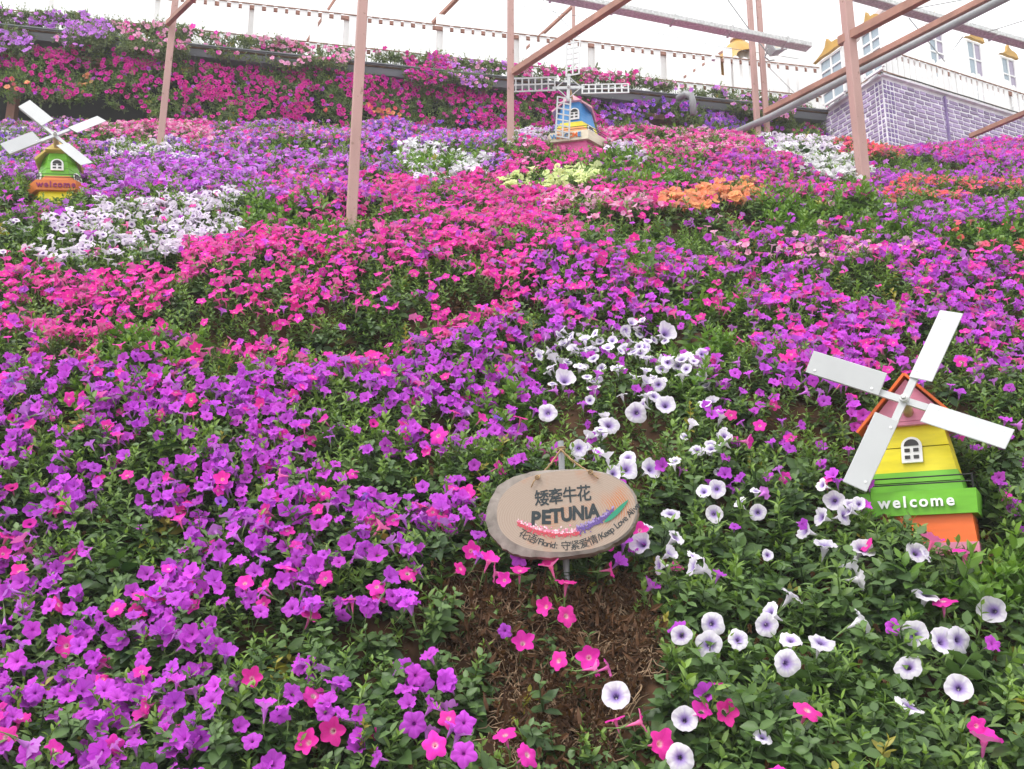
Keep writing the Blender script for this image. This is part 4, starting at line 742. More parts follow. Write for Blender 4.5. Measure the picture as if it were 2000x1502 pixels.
up_ = Vector((0, 0, 1)); rin = Vector((-rd_.y, rd_.x, 0)); 
for i, (s0, s1, la) in enumerate(((.05, 1.25, 'picket fence section on the brick wall, next to its corner'), (1.25, 2.4, 'picket fence section on the brick wall in front of the two right windows'), (2.4, 3.6, 'picket fence section on the brick wall cut by the right frame edge'))):
    fence(CR + rd_ * s0 + rin * .05, CR + rd_ * s1 + rin * .05, zr, .31, la, PK2, .098, 'white picket fence sections on the brick wall', .075)
fence(LE - ld_ * -.05 + Vector((.06, 0, 0)), CR + ld_ * .03 + Vector((.05, .05, 0)), zr, .31, 'short picket fence section on the shaded left side of the brick wall', PK2, .098, 'white picket fence sections on the brick wall', .075)
# struts seen through the gaps of the fence
for (u0, v0, u1, v1, la) in ((600, 80, 660, -10, 'brown strut behind the fence left of the thickest post'), (1022, 100, 1062, 62, 'brown strut behind the fence above the lattice windmill'), (1300, 175, 1420, 95, 'brown strut behind the fence below the gold dome')):
    a, c = P(u0, v0, 11.4 + u0 * .0006), P(u1, v1, 11.4 + u0 * .0006); beam(a, c, .03, .03, M['beam'], la, grp='brown struts behind the picket fence')
# ------------------------------------------------------------------ purple brick wall
bw = thing('brick_wall', 'purple painted brick retaining wall with white joints under the white house', 'wall', (CR.x, CR.y, 0))
ztop = ZT; zbot = ZT - 1.25; RL = 3.8; LL = (LE - CR).length + .25
b = MB(); inner = rin * .35
def corner(s, dvec, z): q = Vector((0, 0, 0)) + dvec * s; return (q.x, q.y, z)
c0 = (0, 0); pr = rd_ * RL; pl = ld_ * LL; far = pr + pl
b.add([(0, 0, zbot), (pr.x, pr.y, zbot), (far.x, far.y, zbot), (pl.x, pl.y, zbot), (0, 0, ztop), (pr.x, pr.y, ztop), (far.x, far.y, ztop), (pl.x, pl.y, ztop)], [(0, 1, 5, 4), (1, 2, 6, 5), (2, 3, 7, 6), (3, 0, 4, 7), (4, 5, 6, 7)]); b.build('mortar', M['mortar'], bw)
b = MB(); b.bar(Vector((0, 0, ztop + .012)) - rd_ * .02, Vector((pr.x, pr.y, ztop + .012)), .10, .024); b.bar(Vector((0, 0, ztop + .010)) , Vector((pl.x, pl.y, ztop + .010)), .10, .022); b.build('coping', M['mortar'], bw)
def brick_mesh(L, hh, m_, seed):
    r = random.Random(seed); b = MB(); j = lambda: r.uniform(-.0035, .0035)
    V = [(0 + j(), 0, 0 + j()), (L + j(), 0, 0 + j()), (L + j(), 0, hh + j()), (0 + j(), 0, hh + j())]; e = .006
    F_ = [(x + (e if x < L / 2 else -e), -.010, z + (e if z < hh / 2 else -e)) for x, _, z in V]
    b.add(V + F_, [(4, 5, 6, 7), (0, 1, 5, 4), (1, 2, 6, 5), (2, 3, 7, 6), (3, 0, 4, 7)]); return b.mesh('brick', m_)
BM = [brick_mesh(.118, .047, M['brick'], i) for i in range(8)]; QM = [brick_mesh(.042, .048, M['quoin'] if i % 3 else M['brick'], 20 + i) for i in range(6)]; BR_ALL = []
pit = .063; rows = int((ztop - zbot - .03) / pit); rest = MB(); cnt = 0
for face, dv, Lf in (('l', ld_, LL), ('r', rd_, RL)):
    ang = math.atan2(dv.y, dv.x) if face == 'r' else math.atan2(-dv.y, -dv.x)
    for k in range(rows):
        z = ztop - .03 - pit * (k + 1) + .008
        s = .012; off = (k % 2) * .065; qn = 3 if face == 'r' else 2; items = []
        for q in range(qn): items.append((s, random.choice(QM), .042)); s += .058
        s -= off * .0; first = True
        while s < Lf - .05:
            L = .118 * (random.uniform(.62, 1.25) if not first else (.55 if k % 2 else 1)); first = False; items.append((s, random.choice(BM), L)); s += L + random.uniform(.012, .02)
        for s0, me, L in items:
            pos_ = dv * (s0 if face == 'r' else s0 + L); wp = Vector((CR.x + pos_.x, CR.y + pos_.y, z)); uu, vv = project(np.array(wp))
            if uu > 2004 or uu < 1590 or vv > 292: continue
            if z < float(H(wp.x, wp.y - .1)) - .10: continue
            base = .118 if me in BM else .042
            if cnt >= 298:
                mm_ = Matrix.Translation((pos_.x, pos_.y, z)) @ Matrix.Rotation(ang, 4, 'Z') @ Matrix.Diagonal((L / base, 1, 1, 1)); rest.add([q.co[:] for q in me.vertices], [list(q.vertices) for q in me.polygons], 0 if me in BM else 1, mm_); continue
            o = link('brick', me, bw); o.location = (pos_.x, pos_.y, z + random.uniform(-.004, .004)); o.rotation_euler = (0, random.uniform(-.035, .035), ang + random.uniform(-.02, .02)); base = .118 if me in BM else .042; o.scale = (L / base, 1, random.uniform(.92, 1.04)); cnt += 1
tag(rest.build('brick_courses', [M['brick'], M['quoin']], bw), kind='stuff') if rest.v else None
b = MB(); b.bar(rd_ * 1.02 - rin * .008 + Vector((0, 0, ztop - .02)), rd_ * 1.02 - rin * .008 + Vector((0, 0, zbot + .2)), .05, .02, up=(rd_.x, rd_.y, 0)); b.build('painted_pilaster', M['quoin'], bw)
b = MB(); b.tube([Vector((0, 0, ztop + .04)) - rin * .02 - rd_ * .03] + [rd_ * (RL * k / 8) - rin * .055 + Vector((0, 0, ztop + .035 + .008 * (k % 2))) for k in range(1, 9)], .008, 5); b.build('loose_cable', M['black'], bw)
# ------------------------------------------------------------------ white house and gold dome
hb = CR + rin * 1.5 - rd_ * .15; HH = ZT + 1.55
hs_ = thing('white_house', 'white plastered house with gold window hoods behind the picket fence', 'house', (hb.x, hb.y, 0))
hl = ld_ * 3.2; hr = rd_ * 6.0
b = MB(); q = [Vector((0, 0, 0)), hr, hr + hl, hl]; b.add([(v_.x, v_.y, ZT - .1) for v_ in q] + [(v_.x, v_.y, HH) for v_ in q], [(0, 1, 5, 4), (1, 2, 6, 5), (2, 3, 7, 6), (3, 0, 4, 7)]); b.build('wall', M['white'], hs_)
b = MB(); b.bar(P(1490, 262, 13.4) - Vector((hb.x, hb.y, 0)), P(1725, 20, 13.0) - Vector((hb.x, hb.y, 0)), .06, .42, up=(0, 1, 0)); b.build('roof_edge', M['rosewall'], hs_)
def hood(b, w, h, tip, dpt=.05):
    pr_ = [(-.60, 0), (-.42, .10), (-.22, .28), (-.10, .50), (-.05, .78), (0, 1.0), (.07, .72), (.2, .55), (.36, .52), (.52, .36), (.60, 0), (.3, .05), (0, .02), (-.3, .06)]
    V = [(x * w, 0, z * h) for x, z in pr_]; V2 = [(x * w, -dpt, z * h) for x, z in pr_]; n = len(V); b.add(V2 + V, [tuple(range(n))[::-1]] + [(i, (i + 1) % n, (i + 1) % n + n, i + n) for i in range(n)]); return b
def house_window(s, dv, z0, z1, w, face, panes_mauve=True, hood_on=True):
    ang = math.atan2(dv.y, dv.x) if face == 'r' else math.atan2(-dv.y, -dv.x); pos_ = dv * s
    f_ = MB(); t_ = .028
    for q in ((-w / 2 - t_, -w / 2, -.03, 0, z0, z1 + t_), (w / 2, w / 2 + t_, -.03, 0, z0, z1 + t_), (-w / 2, w / 2, -.03, 0, z1, z1 + t_), (-w / 2, w / 2, -.03, 0, z0 - t_, z0), (-.012, .012, -.028, 0, z0, z1)): f_.box(*q)
    nr_ = 4 if z1 - z0 > .5 else 2
    for k in range(1, nr_): zz = z0 + (z1 - z0) * k / nr_; f_.box(-w / 2, -.012, -.028, 0, zz - .012, zz + .012); f_.box(.012, w / 2, -.028, 0, zz - .012, zz + .012)
    o = f_.build('window', M['white'], hs_); o.location = (pos_.x, pos_.y, 0); o.rotation_euler = (0, 0, ang)
    for i_, (x0, x1) in enumerate(((-w / 2, -.012), (.012, w / 2))):
        for k in range(nr_):
            g = MB(); g.box(x0, x1, -.012, -.004, z0 + (z1 - z0) * k / nr_, z0 + (z1 - z0) * (k + 1) / nr_); g.build('pane', M['pane_mauve'] if (i_ and panes_mauve) else M['pane'], o)
    if hood_on:
        h_ = MB(); hood(h_, w * 1.3, .21, .3); o2 = h_.build('gold_hood', M['gold'], hs_); o2.location = (pos_.x, pos_.y, z1 + t_ + .012); o2.rotation_euler = (0, 0, ang); o2.location += Vector((-dv.y, dv.x, 0)) * (-.02 if face == 'r' else .02)
for (uu, v0, v1) in ((1822, 55, 150), (1898, 86, 210), (1965, 118, 235)):
    p1 = on_plane(uu, v0, hb, rn_); p0 = on_plane(uu, v1, hb, rn_); s = (p1 - hb).dot(rd_); house_window(s, rd_, max(p0.z, ZT), p1.z, .27, 'r')
lnn = np.array([-ld_.y, ld_.x])
for (uu, v0, v1, w_) in ((1702, 62, 150, .26), (1625, 112, 215, .34)):
    p1 = on_plane(uu, v0, hb, lnn); p0 = on_plane(uu, v1, hb, lnn); s = (p1 - hb).dot(ld_); house_window(s, ld_, max(p0.z, ZT), p1.z, w_, 'l', False)
gdm = thing('gold_dome', 'gold dripping dome of a small white pavilion behind the close post pair', 'dome', P(1443, 120, 12.6))
b = MB(); n = 24; prof = [(.0, .34), (.07, .33), (.10, .28), (.16, .24), (.26, .12), (.33, 0)]; V = []
for k, (r_, z_) in enumerate(prof):
    for j in range(n):
        dz = -(.03 + .03 * math.sin(j * .9) + (.16 if j in (15, 16) else 0)) if k == len(prof) - 1 else 0; V.append((r_ * math.cos(2 * math.pi * j / n), r_ * math.sin(2 * math.pi * j / n), z_ + dz))
b.add(V, [(k * n + j, (k + 1) * n + j, (k + 1) * n + (j + 1) % n, k * n + (j + 1) % n) for k in range(len(prof) - 1) for j in range(n)]); b.build('gold_cap', M['gold'], gdm, True)
b = MB(); b.tube([(0, 0, .33), (0, 0, .38)], [.11, .11], 16); b.build('collar', M['rosewall'], gdm); b = MB(); b.tube([(0, 0, .38), (0, 0, .46)], [.08, .02], 16); b.build('finial', M['cream'], gdm)
b = MB(); b.tube([(0, 0, -1.2), (0, 0, .05)], .2, 16); b.build('drum', M['white'], gdm, True)
# ------------------------------------------------------------------ windmills
def frustum(b, n, r0, r1, z0, z1, ph, mi=0, cap=True):
    V = [(r * math.cos(ph + 2 * math.pi * k / n), r * math.sin(ph + 2 * math.pi * k / n), z) for r, z in ((r0, z0), (r1, z1)) for k in range(n)]
    b.add(V, [(k, (k + 1) % n, (k + 1) % n + n, k + n) for k in range(n)] + ([tuple(range(n))[::-1], tuple(range(n, 2 * n))] if cap else []), mi)
def arch_window(parent, w, h, loc, tilt, yaw=0, nm='window'):
    f_ = MB(); n = 10; V = [(-w / 2, 0, 0), (w / 2, 0, 0)] + [(w / 2 * math.cos(math.pi * k / n), 0, h - w / 2 + w / 2 * math.sin(math.pi * k / n)) for k in range(n + 1)]; V2 = [(x, -.008, z) for x, y, z in V]; m_ = len(V)
    f_.add(V2 + V, [tuple(range(m_))] + [(i, (i + 1) % m_ + 0, (i + 1) % m_ + m_, i + m_)[::-1] for i in range(m_)])
    o = f_.build(nm, M['white'], parent); o.location = loc; o.rotation_euler = (tilt, 0, yaw)
    g = MB(); r_ = w * .36; g.add([(r_ * math.cos(math.pi * k / n), -.0105, h - w / 2 + r_ * math.sin(math.pi * k / n)) for k in range(n + 1)], [tuple(range(n + 1))]); g.build('pane', M['dark'], o)
    for x in (-1, 1):
        for z in (.13, .40):
            g = MB(); x0 = x * w * .21; g.add([(x0 - w * .13, -.0105, h * z), (x0 + w * .13, -.0105, h * z), (x0 + w * .13, -.0105, h * (z + .14)), (x0 - w * .13, -.0105, h * (z + .14))], [(0, 1, 2, 3)]); g.build('pane', M['dark'], o)
def text_mesh(s, size, depth=.0, spacing=1.0, bold=0.0):
    c = bpy.data.curves.new('txt', 'FONT'); c.body = s; c.size = size; c.extrude = depth; c.space_character = spacing; c.align_x = 'CENTER'; c.offset = bold; c.resolution_u = 3
    o = bpy.data.objects.new('txt', c); COL.objects.link(o); dg = bpy.context.evaluated_depsgraph_get(); me = bpy.data.meshes.new_from_object(o.evaluated_get(dg)); bpy.data.objects.remove(o); bpy.data.curves.remove(c); return me
def lettering(parent, s, size, loc, rotx, m_, depth=.004, spacing=1.0, bold=.0, cols=None):
    if cols:
        w = 0; x0 = -size * .36 * len(s) * spacing
        for i, ch in enumerate(s):
            me = text_mesh(ch, size, depth, 1, bold); me.materials.append(M[cols[i % len(cols)]]); o = link('letter', me, parent); o.location = (loc[0] + x0 + size * .72 * spacing * (i + .5), loc[1], loc[2]); o.rotation_euler = (rotx, 0, 0)
        return
    wd = [{'w': .95, 'm': 1.02, 'l': .42}.get(ch, .66) * size * spacing for ch in s]; x0 = -sum(wd) / 2
    for ch, w in zip(s, wd):
        me = text_mesh(ch, size, depth, 1, bold); me.materials.append(m_); o = link('letter', me, parent); o.location = (loc[0] + x0 + w / 2, loc[1], loc[2]); o.rotation_euler = (rotx, 0, 0); x0 += w
def sails(parent, hub, tiltx, yaw, spin, L, sl, sw, pitch, lattice=False):
    hubm = Matrix.Translation(hub) @ Euler((tiltx, 0, yaw)).to_matrix().to_4x4(); w0 = .012 if not lattice else .014
    for k in range(4):
        m_ = hubm @ Matrix.Rotation(spin[k] if hasattr(spin, '__len__') else spin + k * math.pi / 2, 4, 'Y')
        a = MB(); a.box(-w0, w0, -.006 + (.0035 if k % 2 else 0), .006 + (.0035 if k % 2 else 0), 0, L - .01 if not lattice else L - sl + .02); arm = a.build('sail_arm', M['sail'], parent); arm.matrix_local = m_
        s = MB(); pm = Matrix.Rotation(pitch, 4, 'Z')
        if not lattice: s.box(-.013, sw, -.011, -.007, L - sl, L, 0, pm @ Matrix.Translation((0, -.003, 0)), .002)
        else:
            x0, x1, z0, z1 = -.022, sw, L - sl, L; t_ = .013
            for x in (x0, (x0 + x1) / 2, x1): s.box(x - t_ / 2, x + t_ / 2, -.010, -.002, z0, z1, 0, pm)
            for i in range(8): z = z0 + (z1 - z0) * i / 7; s.box(x0 - t_ / 2, x1 + t_ / 2, -.0085, -.0035, z - t_ / 2, z + t_ / 2, 0, pm)
        s.build('sail', M['sail'], arm)
        if not lattice:
            for z in (L - sl + .03, L - .03):
                q = MB(); q.tube([(.0, -.016, z), (.0, -.008, z)], .005, 8); q.build('screw', M['galv'], arm)
        else:
            q = MB(); q.tube([(w0, 0, .10), (.05, 0, .05 + .01), (.10, 0, w0)], .005, 5); q.build('brace', M['sail'], arm)
    q = MB(); q.tube([(0, -.026, 0), (0, .004, 0)], [.013, .015], 10); q.tube([(0, -.036, 0), (0, -.026, 0)], [.007, .008], 6); o = q.build('hub_bolt', M['galv'], parent); o.matrix_local = hubm
def mill(name, loc, yaw, lab, n, tiers, ph, balc, roof):
    o = thing('toy_windmill', lab, 'windmill', loc, (0, 0, yaw), 'painted toy windmills in the flower beds')
    cs = math.cos(math.pi / n)
    for (r0, r1, z0, z1, m_, boards) in tiers:
        for k in range(boards):
            a, c = k / boards, (k + 1) / boards; b = MB(); g = .0016 if boards > 1 else 0
            frustum(b, n, (r0 + (r1 - r0) * a) / cs, (r0 + (r1 - r0) * c) / cs, z0 + (z1 - z0) * a + (g if k else 0), z0 + (z1 - z0) * c - (g if k < boards - 1 else 0), ph); b.build('wall_board', M[m_], o)
    r0, r1, z0, z1, m_ = balc; b = MB(); frustum(b, n, r0 / cs, r1 / cs, z0, z1, ph); b.build('balcony', M[m_], o)
    rr = r1 / cs * .955; pts = [(rr * math.cos(ph + 2 * math.pi * k / n), rr * math.sin(ph + 2 * math.pi * k / n)) for k in range(n)]
    for hh in (.024, .046):
        b = MB(); b.tube([(x, y, z1 + hh) for x, y in pts] + [(pts[0][0], pts[0][1], z1 + hh)], .0026, 5, cap=False); b.build('rail', M['black'], o)
    for x, y in pts: b = MB(); b.tube([(x, y, z1 - .003), (x, y, z1 + .05)], .0032, 5); b.build('rail_post', M['black'], o)
    return o
mA_ = Vector((mA.x, mA.y, P(1806, 1090, 3.25).z - .16)); z = lambda v, d=3.25: P(1800, v, d).z - mA_.z
oA = mill('a', mA_, R(-29) * -1 * -1, 'large near windmill with yellow upper boards, green balcony and pink gable', 4,
  [(.185, .178, 0, z(1063), 'rose', 1), (.174, .166, z(1063), z(1008), 'orange', 1), (.150, .135, z(965), z(922), 'green', 2), (.132, .100, z(922), z(824), 'yellow', 2)], math.pi / 4, (.185, .187, z(1008) - .002, z(963), 'green'), None)
zr0 = z(828); zr1 = z(733); b = MB(); w_ = .150; hw = .022
gy0 = -.150
b.add([(-w_ * .86, -.118, zr0 + .012), (w_ * .86, -.118, zr0 + .012), (0, -.118, zr1 - .012), (-w_ * .86, .118, zr0 + .012), (w_ * .86, .118, zr0 + .012), (0, .118, zr1 - .012)], [(0, 1, 2), (5, 4, 3), (0, 3, 4, 1)]); b.build('gable', M['rose'], oA)
for sx in (-1, 1):
    b = MB(); b.bar(Vector((sx * (w_ + .022), 0, zr0 - .018)), Vector((sx * .002, 0, zr1 + .004)), .30, .014, up=(0, 1, 0)) if False else None
    d_ = Vector((-sx * (w_ + .02), 0, zr1 - zr0 + .02)); L_ = d_.length; m_ = Matrix.Translation((sx * (w_ + .02), 0, zr0 - .016)) @ Matrix.Rotation(math.atan2(d_.x, d_.z), 4, 'Y'); b = MB()
    b.box(-.0045, .0045, -.140, .140, 0, L_, 0, m_); b.build('roof_slab', M['orange'], oA)
b = MB(); b.box(-w_ * .92, w_ * .92, -.122, .122, zr0 - .004, zr0 + .010, bev=.002); b.build('eave_board', M['rose'], oA)
hubz = z(773, 3.12); b = MB(); b.tube([(0, -.11, hubz - .03), (0, -.178, hubz - .005)], .017, 12); b.build('axle', M['axle'], oA, True)
arch_window(oA, .066, .092, (0, -.1315, z(905)), R(-12))
lettering(oA, 'welcome', .052, (.004, -.1935, z(994)), R(90), M['white'], .004, .92, .0012)
sails(oA, (0, -.198, hubz), R(-11), R(3), R(26), .345, .265, .068, R(-14))
# hexagonal mills
def hexmill(loc, yaw, lab, S_, tiers, balc, roofm, eave, roof_z0, roof_z1, roof_r, txt, tkw, win, hubh, sailkw, hub_y):
    o = mill('h', loc, yaw, lab, 6, tiers, 0.0 + math.pi / 2 + math.pi / 6, balc, None)
    # gabled roof with the ridge running front to back
    for sx in (-1, 1):
        b = MB(); m_ = Matrix.Identity(4); hw = roof_r; z0, z1 = roof_z0, roof_z1
        b.add([(0, -hw * .55, z1), (sx * hw, -hw * .62, z0), (sx * hw, hw * .9, z0), (0, hw * .9, z1), (0, -hw * .55, z1 - .012), (sx * (hw - .01), -hw * .62, z0 - .012), (sx * (hw - .01), hw * .9, z0 - .012), (0, hw * .9, z1 - .012)], [(0, 1, 2, 3)[::sx], (7, 6, 5, 4)[::sx], (0, 4, 5, 1)[::sx], (1, 5, 6, 2)[::sx], (2, 6, 7, 3)[::sx]]); b.build('roof_slab', M[roofm], o)
        b = MB(); hw2 = hw * .52
    b = MB(); hw = roof_r; b.add([(0, -hw * .56, roof_z1 - .004), (-hw * .5, -hw * .82, (roof_z0 * .62 + roof_z1 * .38)), (hw * .5, -hw * .82, (roof_z0 * .62 + roof_z1 * .38)), (-hw * .5, -hw * .5, (roof_z0 * .62 + roof_z1 * .38) - .01), (hw * .5, -hw * .5, (roof_z0 * .62 + roof_z1 * .38) - .01)], [(0, 1, 2), (1, 3, 4, 2), (0, 3, 1), (0, 2, 4)]); b.build('hipped_front', M[roofm], o)
    b = MB(); b.tube([(0, -hw * .45, hubh - .06), (0, hub_y + .012, hubh - .004)], .02, 10); b.build('axle', M['axle'], o, True)
    for (w, h, x, y, z_, tl, yw) in win: arch_window(o, w, h, (x, y, z_), tl, yw)
    lettering(o, *txt, **tkw); sails(o, (0, hub_y, hubh), **sailkw); return o
base = P(107, 412, 6.2).z - .15 + .05; z = lambda v, d=6.2: P(107, v, d).z - base
r_ = lambda px, d=6.35: px / 2 * d * 1.09 / FPX * 1.06
oB = hexmill(Vector((mB.x, mB.y, base)), R(18), 'small windmill with green tower, orange balcony and yellow roof on the left slope', 6,
  [(r_(110), r_(106), 0, z(398), 'green', 1), (r_(106), r_(96), z(398), z(377), 'yellow', 1), (r_(82), r_(70), z(360), z(342), 'burnt', 1), (r_(70), r_(46), z(342), z(293), 'green', 3)], (r_(112), r_(113), z(377) - .004, z(359), 'burnt'), 'paleroof', 0, z(303), z(266), .15,
  ('welcome', .058, (0, -r_(113) - .004, z(373)), R(90), M['winecol']), dict(depth=.004, spacing=.86, bold=.0015),
  [(.082, .095, 0, -r_(61) - .010, z(331), R(-12), 0)] + [(.08, .10, sx * math.sin(R(60)) * (r_(76)) * 1.02, -math.cos(R(60)) * r_(76) * 1.02, z(355), R(-10), sx * R(60)) for sx in (-1, 1)], z(272), dict(tiltx=R(-25), yaw=R(4), spin=R(52), L=.36, sl=.245, sw=.084, pitch=R(-12)), -.20)
oB.rotation_euler[1] = R(-7)
base = P(1122, 315, 7.8).z - .15; z = lambda v, d=7.8: P(1122, v, d).z - base; r_ = lambda px, d=7.95: px / 2 * d * 1.12 / FPX * 1.15
oC = hexmill(Vector((mC.x, mC.y, base)), R(-13), 'lattice sailed windmill with blue tower and cream balcony at the top of the slope', 6,
  [(r_(100), r_(94), 0, z(287), 'hotrose', 2), (r_(78), r_(68), z(270), z(252), 'lightorange', 1), (r_(68), r_(62), z(252), z(240), 'yellow', 1), (r_(62), r_(46), z(240), z(196), 'blue', 1)], (r_(106), r_(108), z(288), z(271), 'cream'), 'pinkroof', 0, z(208), z(178), .185,
  ('WELCOME', .060, (-.02, -r_(108) - .004, z(283)), R(90), M['ink']), dict(depth=.003, spacing=.86, bold=.001, cols=['blue', 'burnt', 'orange', 'blue', 'burnt', 'orange', 'blue']),
  [(.09, .12, 0.03, -r_(58) - .012, z(236), R(-8), 0)] + [(.095, .125, sx * math.sin(R(60)) * (r_(72)) * 1.02, -math.cos(R(60)) * r_(72) * 1.02, z(268), R(-9), sx * R(60)) for sx in (-1, 1)], z(184), dict(tiltx=R(-6), yaw=R(9), spin=[R(2), R(91), R(183), R(270)], L=.52, sl=.40, sw=.095, pitch=R(-16), lattice=True), -.27)
# ------------------------------------------------------------------ the sign
pb = hit(1112, 1172, H); pt = P(1095, 862, pb.y + .06)
sk = MB(); sk.tube([pb + Vector((0, 0, -.15)), pt], .0098, 14, cap=False); sk.tube([pt, pt + (pb - pt) * .3], .0078, 14, cap=False); tag(sk.build('sign_stake', M['pipe'], None, True), 'galvanised steel tube stake holding the wooden sign', 'stake')
sc_ = P(1098, 1003, pb.y + .0 - .03); sg = thing('log_slice_sign', 'oval log slice sign lettered PETUNiA hung on a steel stake', 'sign', sc_, (R(-9), R(-2.2), R(-9)))
px = (sc_ - cam.location).length / FPX
rr = random.Random(5); NN = 96; th = [2 * math.pi * k / NN for k in range(NN)]
def oval(t, a, c): e = 2.25; return (a * math.copysign(abs(math.cos(t)) ** (2 / e), math.cos(t)), c * math.copysign(abs(math.sin(t)) ** (2 / e), math.sin(t)))
face = []; rim = []; bk = []
for k, t_ in enumerate(th):
    x, y = oval(t_, 134 * px, 80 * px); x += 8 * px; y += 2 * px; y -= 6 * px * math.cos(t_) * 0
    face.append((x, y)); lf = max(0, -math.cos(t_)) ** 1.2; lo = max(0, -math.sin(t_)) ** 2
    g = (3 + 15 * lf + 4 * lo * max(0, .6 - math.cos(t_)) + (3.5 * vnoise(k * .45, 3.3) + 2 * rr.random()) * (.25 + lf + .5 * lo)) * px; nrm = Vector((x, y * 2.2)).normalized()
    rim.append((x + nrm.x * g, y + nrm.y * g)); g2 = g * .75 + (4 * vnoise(k * .6, 9.1)) * px; bk.append((x + nrm.x * g2, y + nrm.y * g2))
b = MB(); b.add([(x, -.020, y) for x, y in face], [tuple(range(NN))]); b.build('sawn_face', M['wood'], sg)
b = MB(); V = [(x, -.020, y) for x, y in face] + [(x, -.016 + .004 * vnoise(k * .8, 1.2), y) for k, (x, y) in enumerate(rim)]; b.add(V, [(k, k + NN, (k + 1) % NN + NN, (k + 1) % NN) for k in range(NN)]); b.build('rim', M['cambium'], sg)
b = MB(); lay = [rim, [(x + .004 * (vnoise(k * 1.1, 4) - .5) * 2, y + .006 * (vnoise(k * 1.1, 7) - .5)) for k, (x, y) in enumerate(rim)], [(x * 1.012 + .003 * (rr.random() - .5), y * 1.02) for x, y in rim], bk]; ys = [-.016, -.006, .008, .024]
V = [(x, yy + (0.004 * vnoise(k * .8, 1.2) if i == 0 else 0), y) for i, (l_, yy) in enumerate(zip(lay, ys)) for k, (x, y) in enumerate(l_)]; b.add(V, [(i * NN + k, (i + 1) * NN + k, (i + 1) * NN + (k + 1) % NN, i * NN + (k + 1) % NN) for i in range(3) for k in range(NN)] + [tuple(range(3 * NN, 4 * NN))]); b.build('bark', M['bark'], sg)
def put(s, size, x, y, rot=0, bold=0., sx=1., m_='ink', nm='letter'):
    me = text_mesh(s, size, 0, 1, bold); me.materials.append(M[m_]); o = link(nm, me, sg); o.location = (x * px, -.0212, y * px); o.matrix_local = Matrix.Translation((x * px, -.0212, y * px)) @ Matrix.Rotation(-rot, 4, 'Y') @ Matrix.Rotation(R(90), 4, 'X') @ Matrix.Diagonal((sx, 1, 1, 1))
for i, ch in enumerate('矮牽牛花'): put(ch, 34 * px, -37 + 27.4 * i, 17 + 1.6 * i, R(rr.uniform(-3, 4)), .0009, .84)
for ch, x, w in zip('PETUNiA', (-51, -30.5, -11, 10, 32, 48, 62), (1.05, 1.1, 1.1, .95, .92, .9, .95)): put(ch, (37 if ch != 'i' else 33) * px, x, -19 + x * .075, R(rr.uniform(-4, 4)), .0027, w * .90)
line = '花语/Florid: 守紧爱情/Keep Love Alive'; s = -86.0
def base_y(x): return -75 + ((x - 12) / 136) ** 2 * 72 if x > 12 else -75 + ((x - 12) / 96) ** 2 * 33
adv = {' ': 5.0, '/': 6.0, 'i': 3.6, 'l': 3.6, ':': 6.5, 'r': 5.8, 'F': 7.5, 'K': 8.5, 'L': 7, 'A': 8.0}
for ch in line:
    cjk = ord(ch) > 999; w = 18.5 if cjk else adv.get(ch, 6.9) * 1.02; c = s + w / 2; sl = math.atan2(base_y(c + 2) - base_y(c - 2), 4)
    if ch != ' ': put(ch, (19.5 if cjk else 17.5) * px, c, base_y(c) + (1 if cjk else 2), sl, .0001 if cjk else .0002)
    s += w * math.cos(sl)
# painted garland: dabs of paint
dabs = {k: MB() for k in ('p_red', 'p_pink', 'p_pale', 'p_violet', 'p_lav')}
def dab(mk, x, y, r, lev):
    b = dabs[mk]; n = 6; a0 = rr.random() * 6; b.add([(x * px + r * px * math.cos(a0 + 6.283 * k / n) * rr.uniform(.7, 1.2), lev, y * px + r * px * math.sin(a0 + 6.283 * k / n) * rr.uniform(.7, 1.2)) for k in range(n)], [tuple(range(n))])
def gy(x): return -43 + ((x - 10) / 90) ** 2 * 25 if x < 10 else -43 + ((x - 10) / 95) ** 2 * 40
for i in range(520):
    x = rr.uniform(-86, 36); yy = rr.gauss(0, 4); mk = 'p_red' if yy < 0 else ('p_pink' if rr.random() < .6 else 'p_pale'); dab(mk, x, gy(x) + yy + 4 * (x < -60) * 0, rr.uniform(1, 2.2), -.0208 - i * 2e-6)
for i in range(330):
    x = rr.uniform(28, 100); yy = rr.gauss(0, 4); dab('p_violet' if yy < 1 or rr.random() < .4 else 'p_lav', x, gy(x) + 6 + yy, rr.uniform(1, 2.1), -.0222 - i * 2e-6)
for k, b in dabs.items(): tag(b.build('painted_blossoms', M[k], sg), kind='stuff')
b = MB(); n = 12; V = []
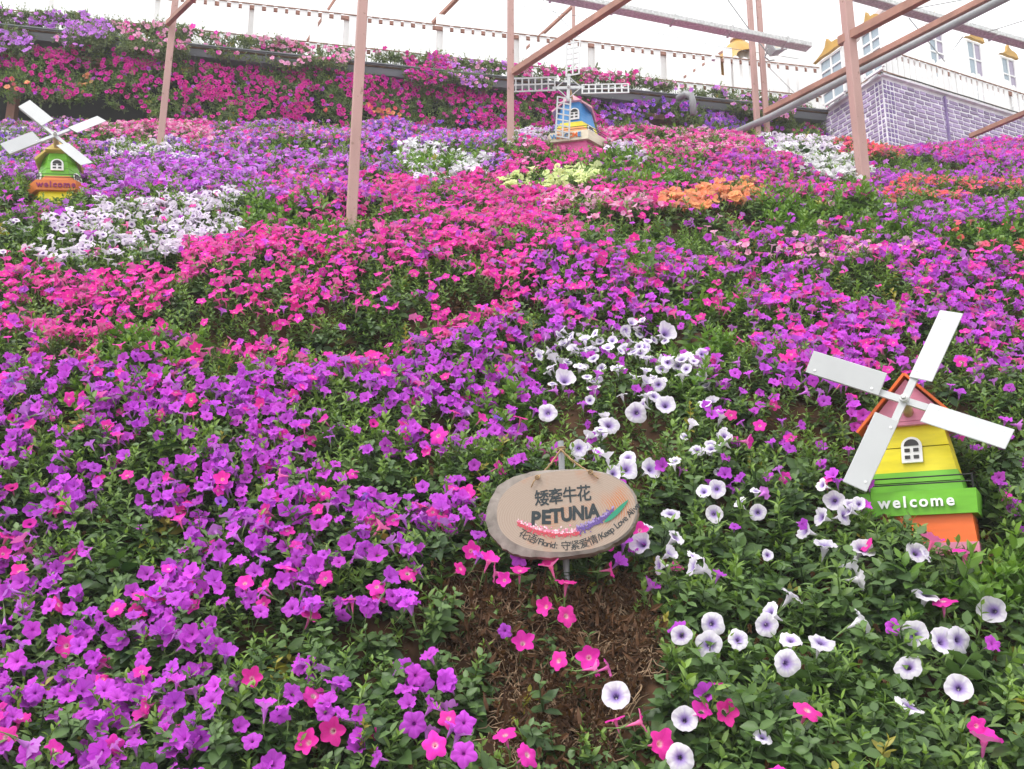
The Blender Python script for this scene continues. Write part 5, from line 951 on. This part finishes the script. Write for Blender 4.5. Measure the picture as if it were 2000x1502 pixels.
for k in range(n + 1): x = 80 + 50 * k / n; h_ = 6.5 * math.sin(math.pi * k / n) ** .7; yc = gy(x) - 4.5; V += [(x * px, -.0232, (yc + h_) * px), (x * px, -.0232, (yc - h_) * px)]
b.add(V, [(2 * k, 2 * k + 1, 2 * k + 3, 2 * k + 2) for k in range(n)]); b.build('painted_leaf', M['p_green'], sg)
inv = sg.matrix_basis.inverted() if False else (Matrix.Translation(sc_) @ Euler(sg.rotation_euler).to_matrix().to_4x4()).inverted()
top = inv @ (pt + (pb - pt) * .06); b = MB()
def twist(a, c, sag, n=14): return [Vector(a).lerp(Vector(c), k / n) + Vector((.0012 * math.sin(k * 2.4), .0012 * math.cos(k * 2.4), -sag * math.sin(math.pi * k / n))) for k in range(n + 1)]
for sx, x, y in ((-1, -44, 70), (1, 60, 74)):
    e = Vector((x * px, -.026, y * px)); b = MB(); b.tube(twist(top + Vector((0, -.012, 0)), e, .006), .0021, 6); b.tube(twist(top + Vector((0, -.010, -.003)), e + Vector((.003 * sx, 0, 0)), .009), .0018, 6)
    b.tube([e + Vector((math.cos(q) * .006, math.sin(q * 2) * .003 - .003, math.sin(q) * .006)) for q in np.linspace(0, 9, 22)], .0022, 5); b.tube([e, e + Vector((-.012, -.003, -.012)), e + Vector((-.020, -.002, -.030))] if sx < 0 else [e, e + Vector((.012, -.003, -.012)), e + Vector((.022, -.002, -.022))], .002, 5); b.build('twine', M['twine'], sg, True)
b = MB(); b.tube([top + Vector((math.cos(q) * .0125, math.sin(q) * .0125, .001 * q - .004)) for q in np.linspace(0, 13, 40)], .0022, 5); b.build('twine', M['twine'], sg, True)

# ------------------------------------------------------------------ thin scattering volume added in place of lens glare
hm_ = bpy.data.materials.new('pale glare veil'); hm_.use_nodes = True; t = hm_.node_tree; t.nodes.remove(t.nodes['Principled BSDF'])
pv = t.nodes.new('ShaderNodeVolumePrincipled'); pv.inputs['Color'].default_value = (.97, .97, .97, 1); pv.inputs['Density'].default_value = .0045; t.links.new(pv.outputs[0], t.nodes['Material Output'].inputs['Volume'])
b = MB(); b.box(-50, 50, -50, 65, -1.5, 13); tag(b.build('veil', hm_), 'thin pale haze added over the slope for lens glare', None, None, 'stuff')
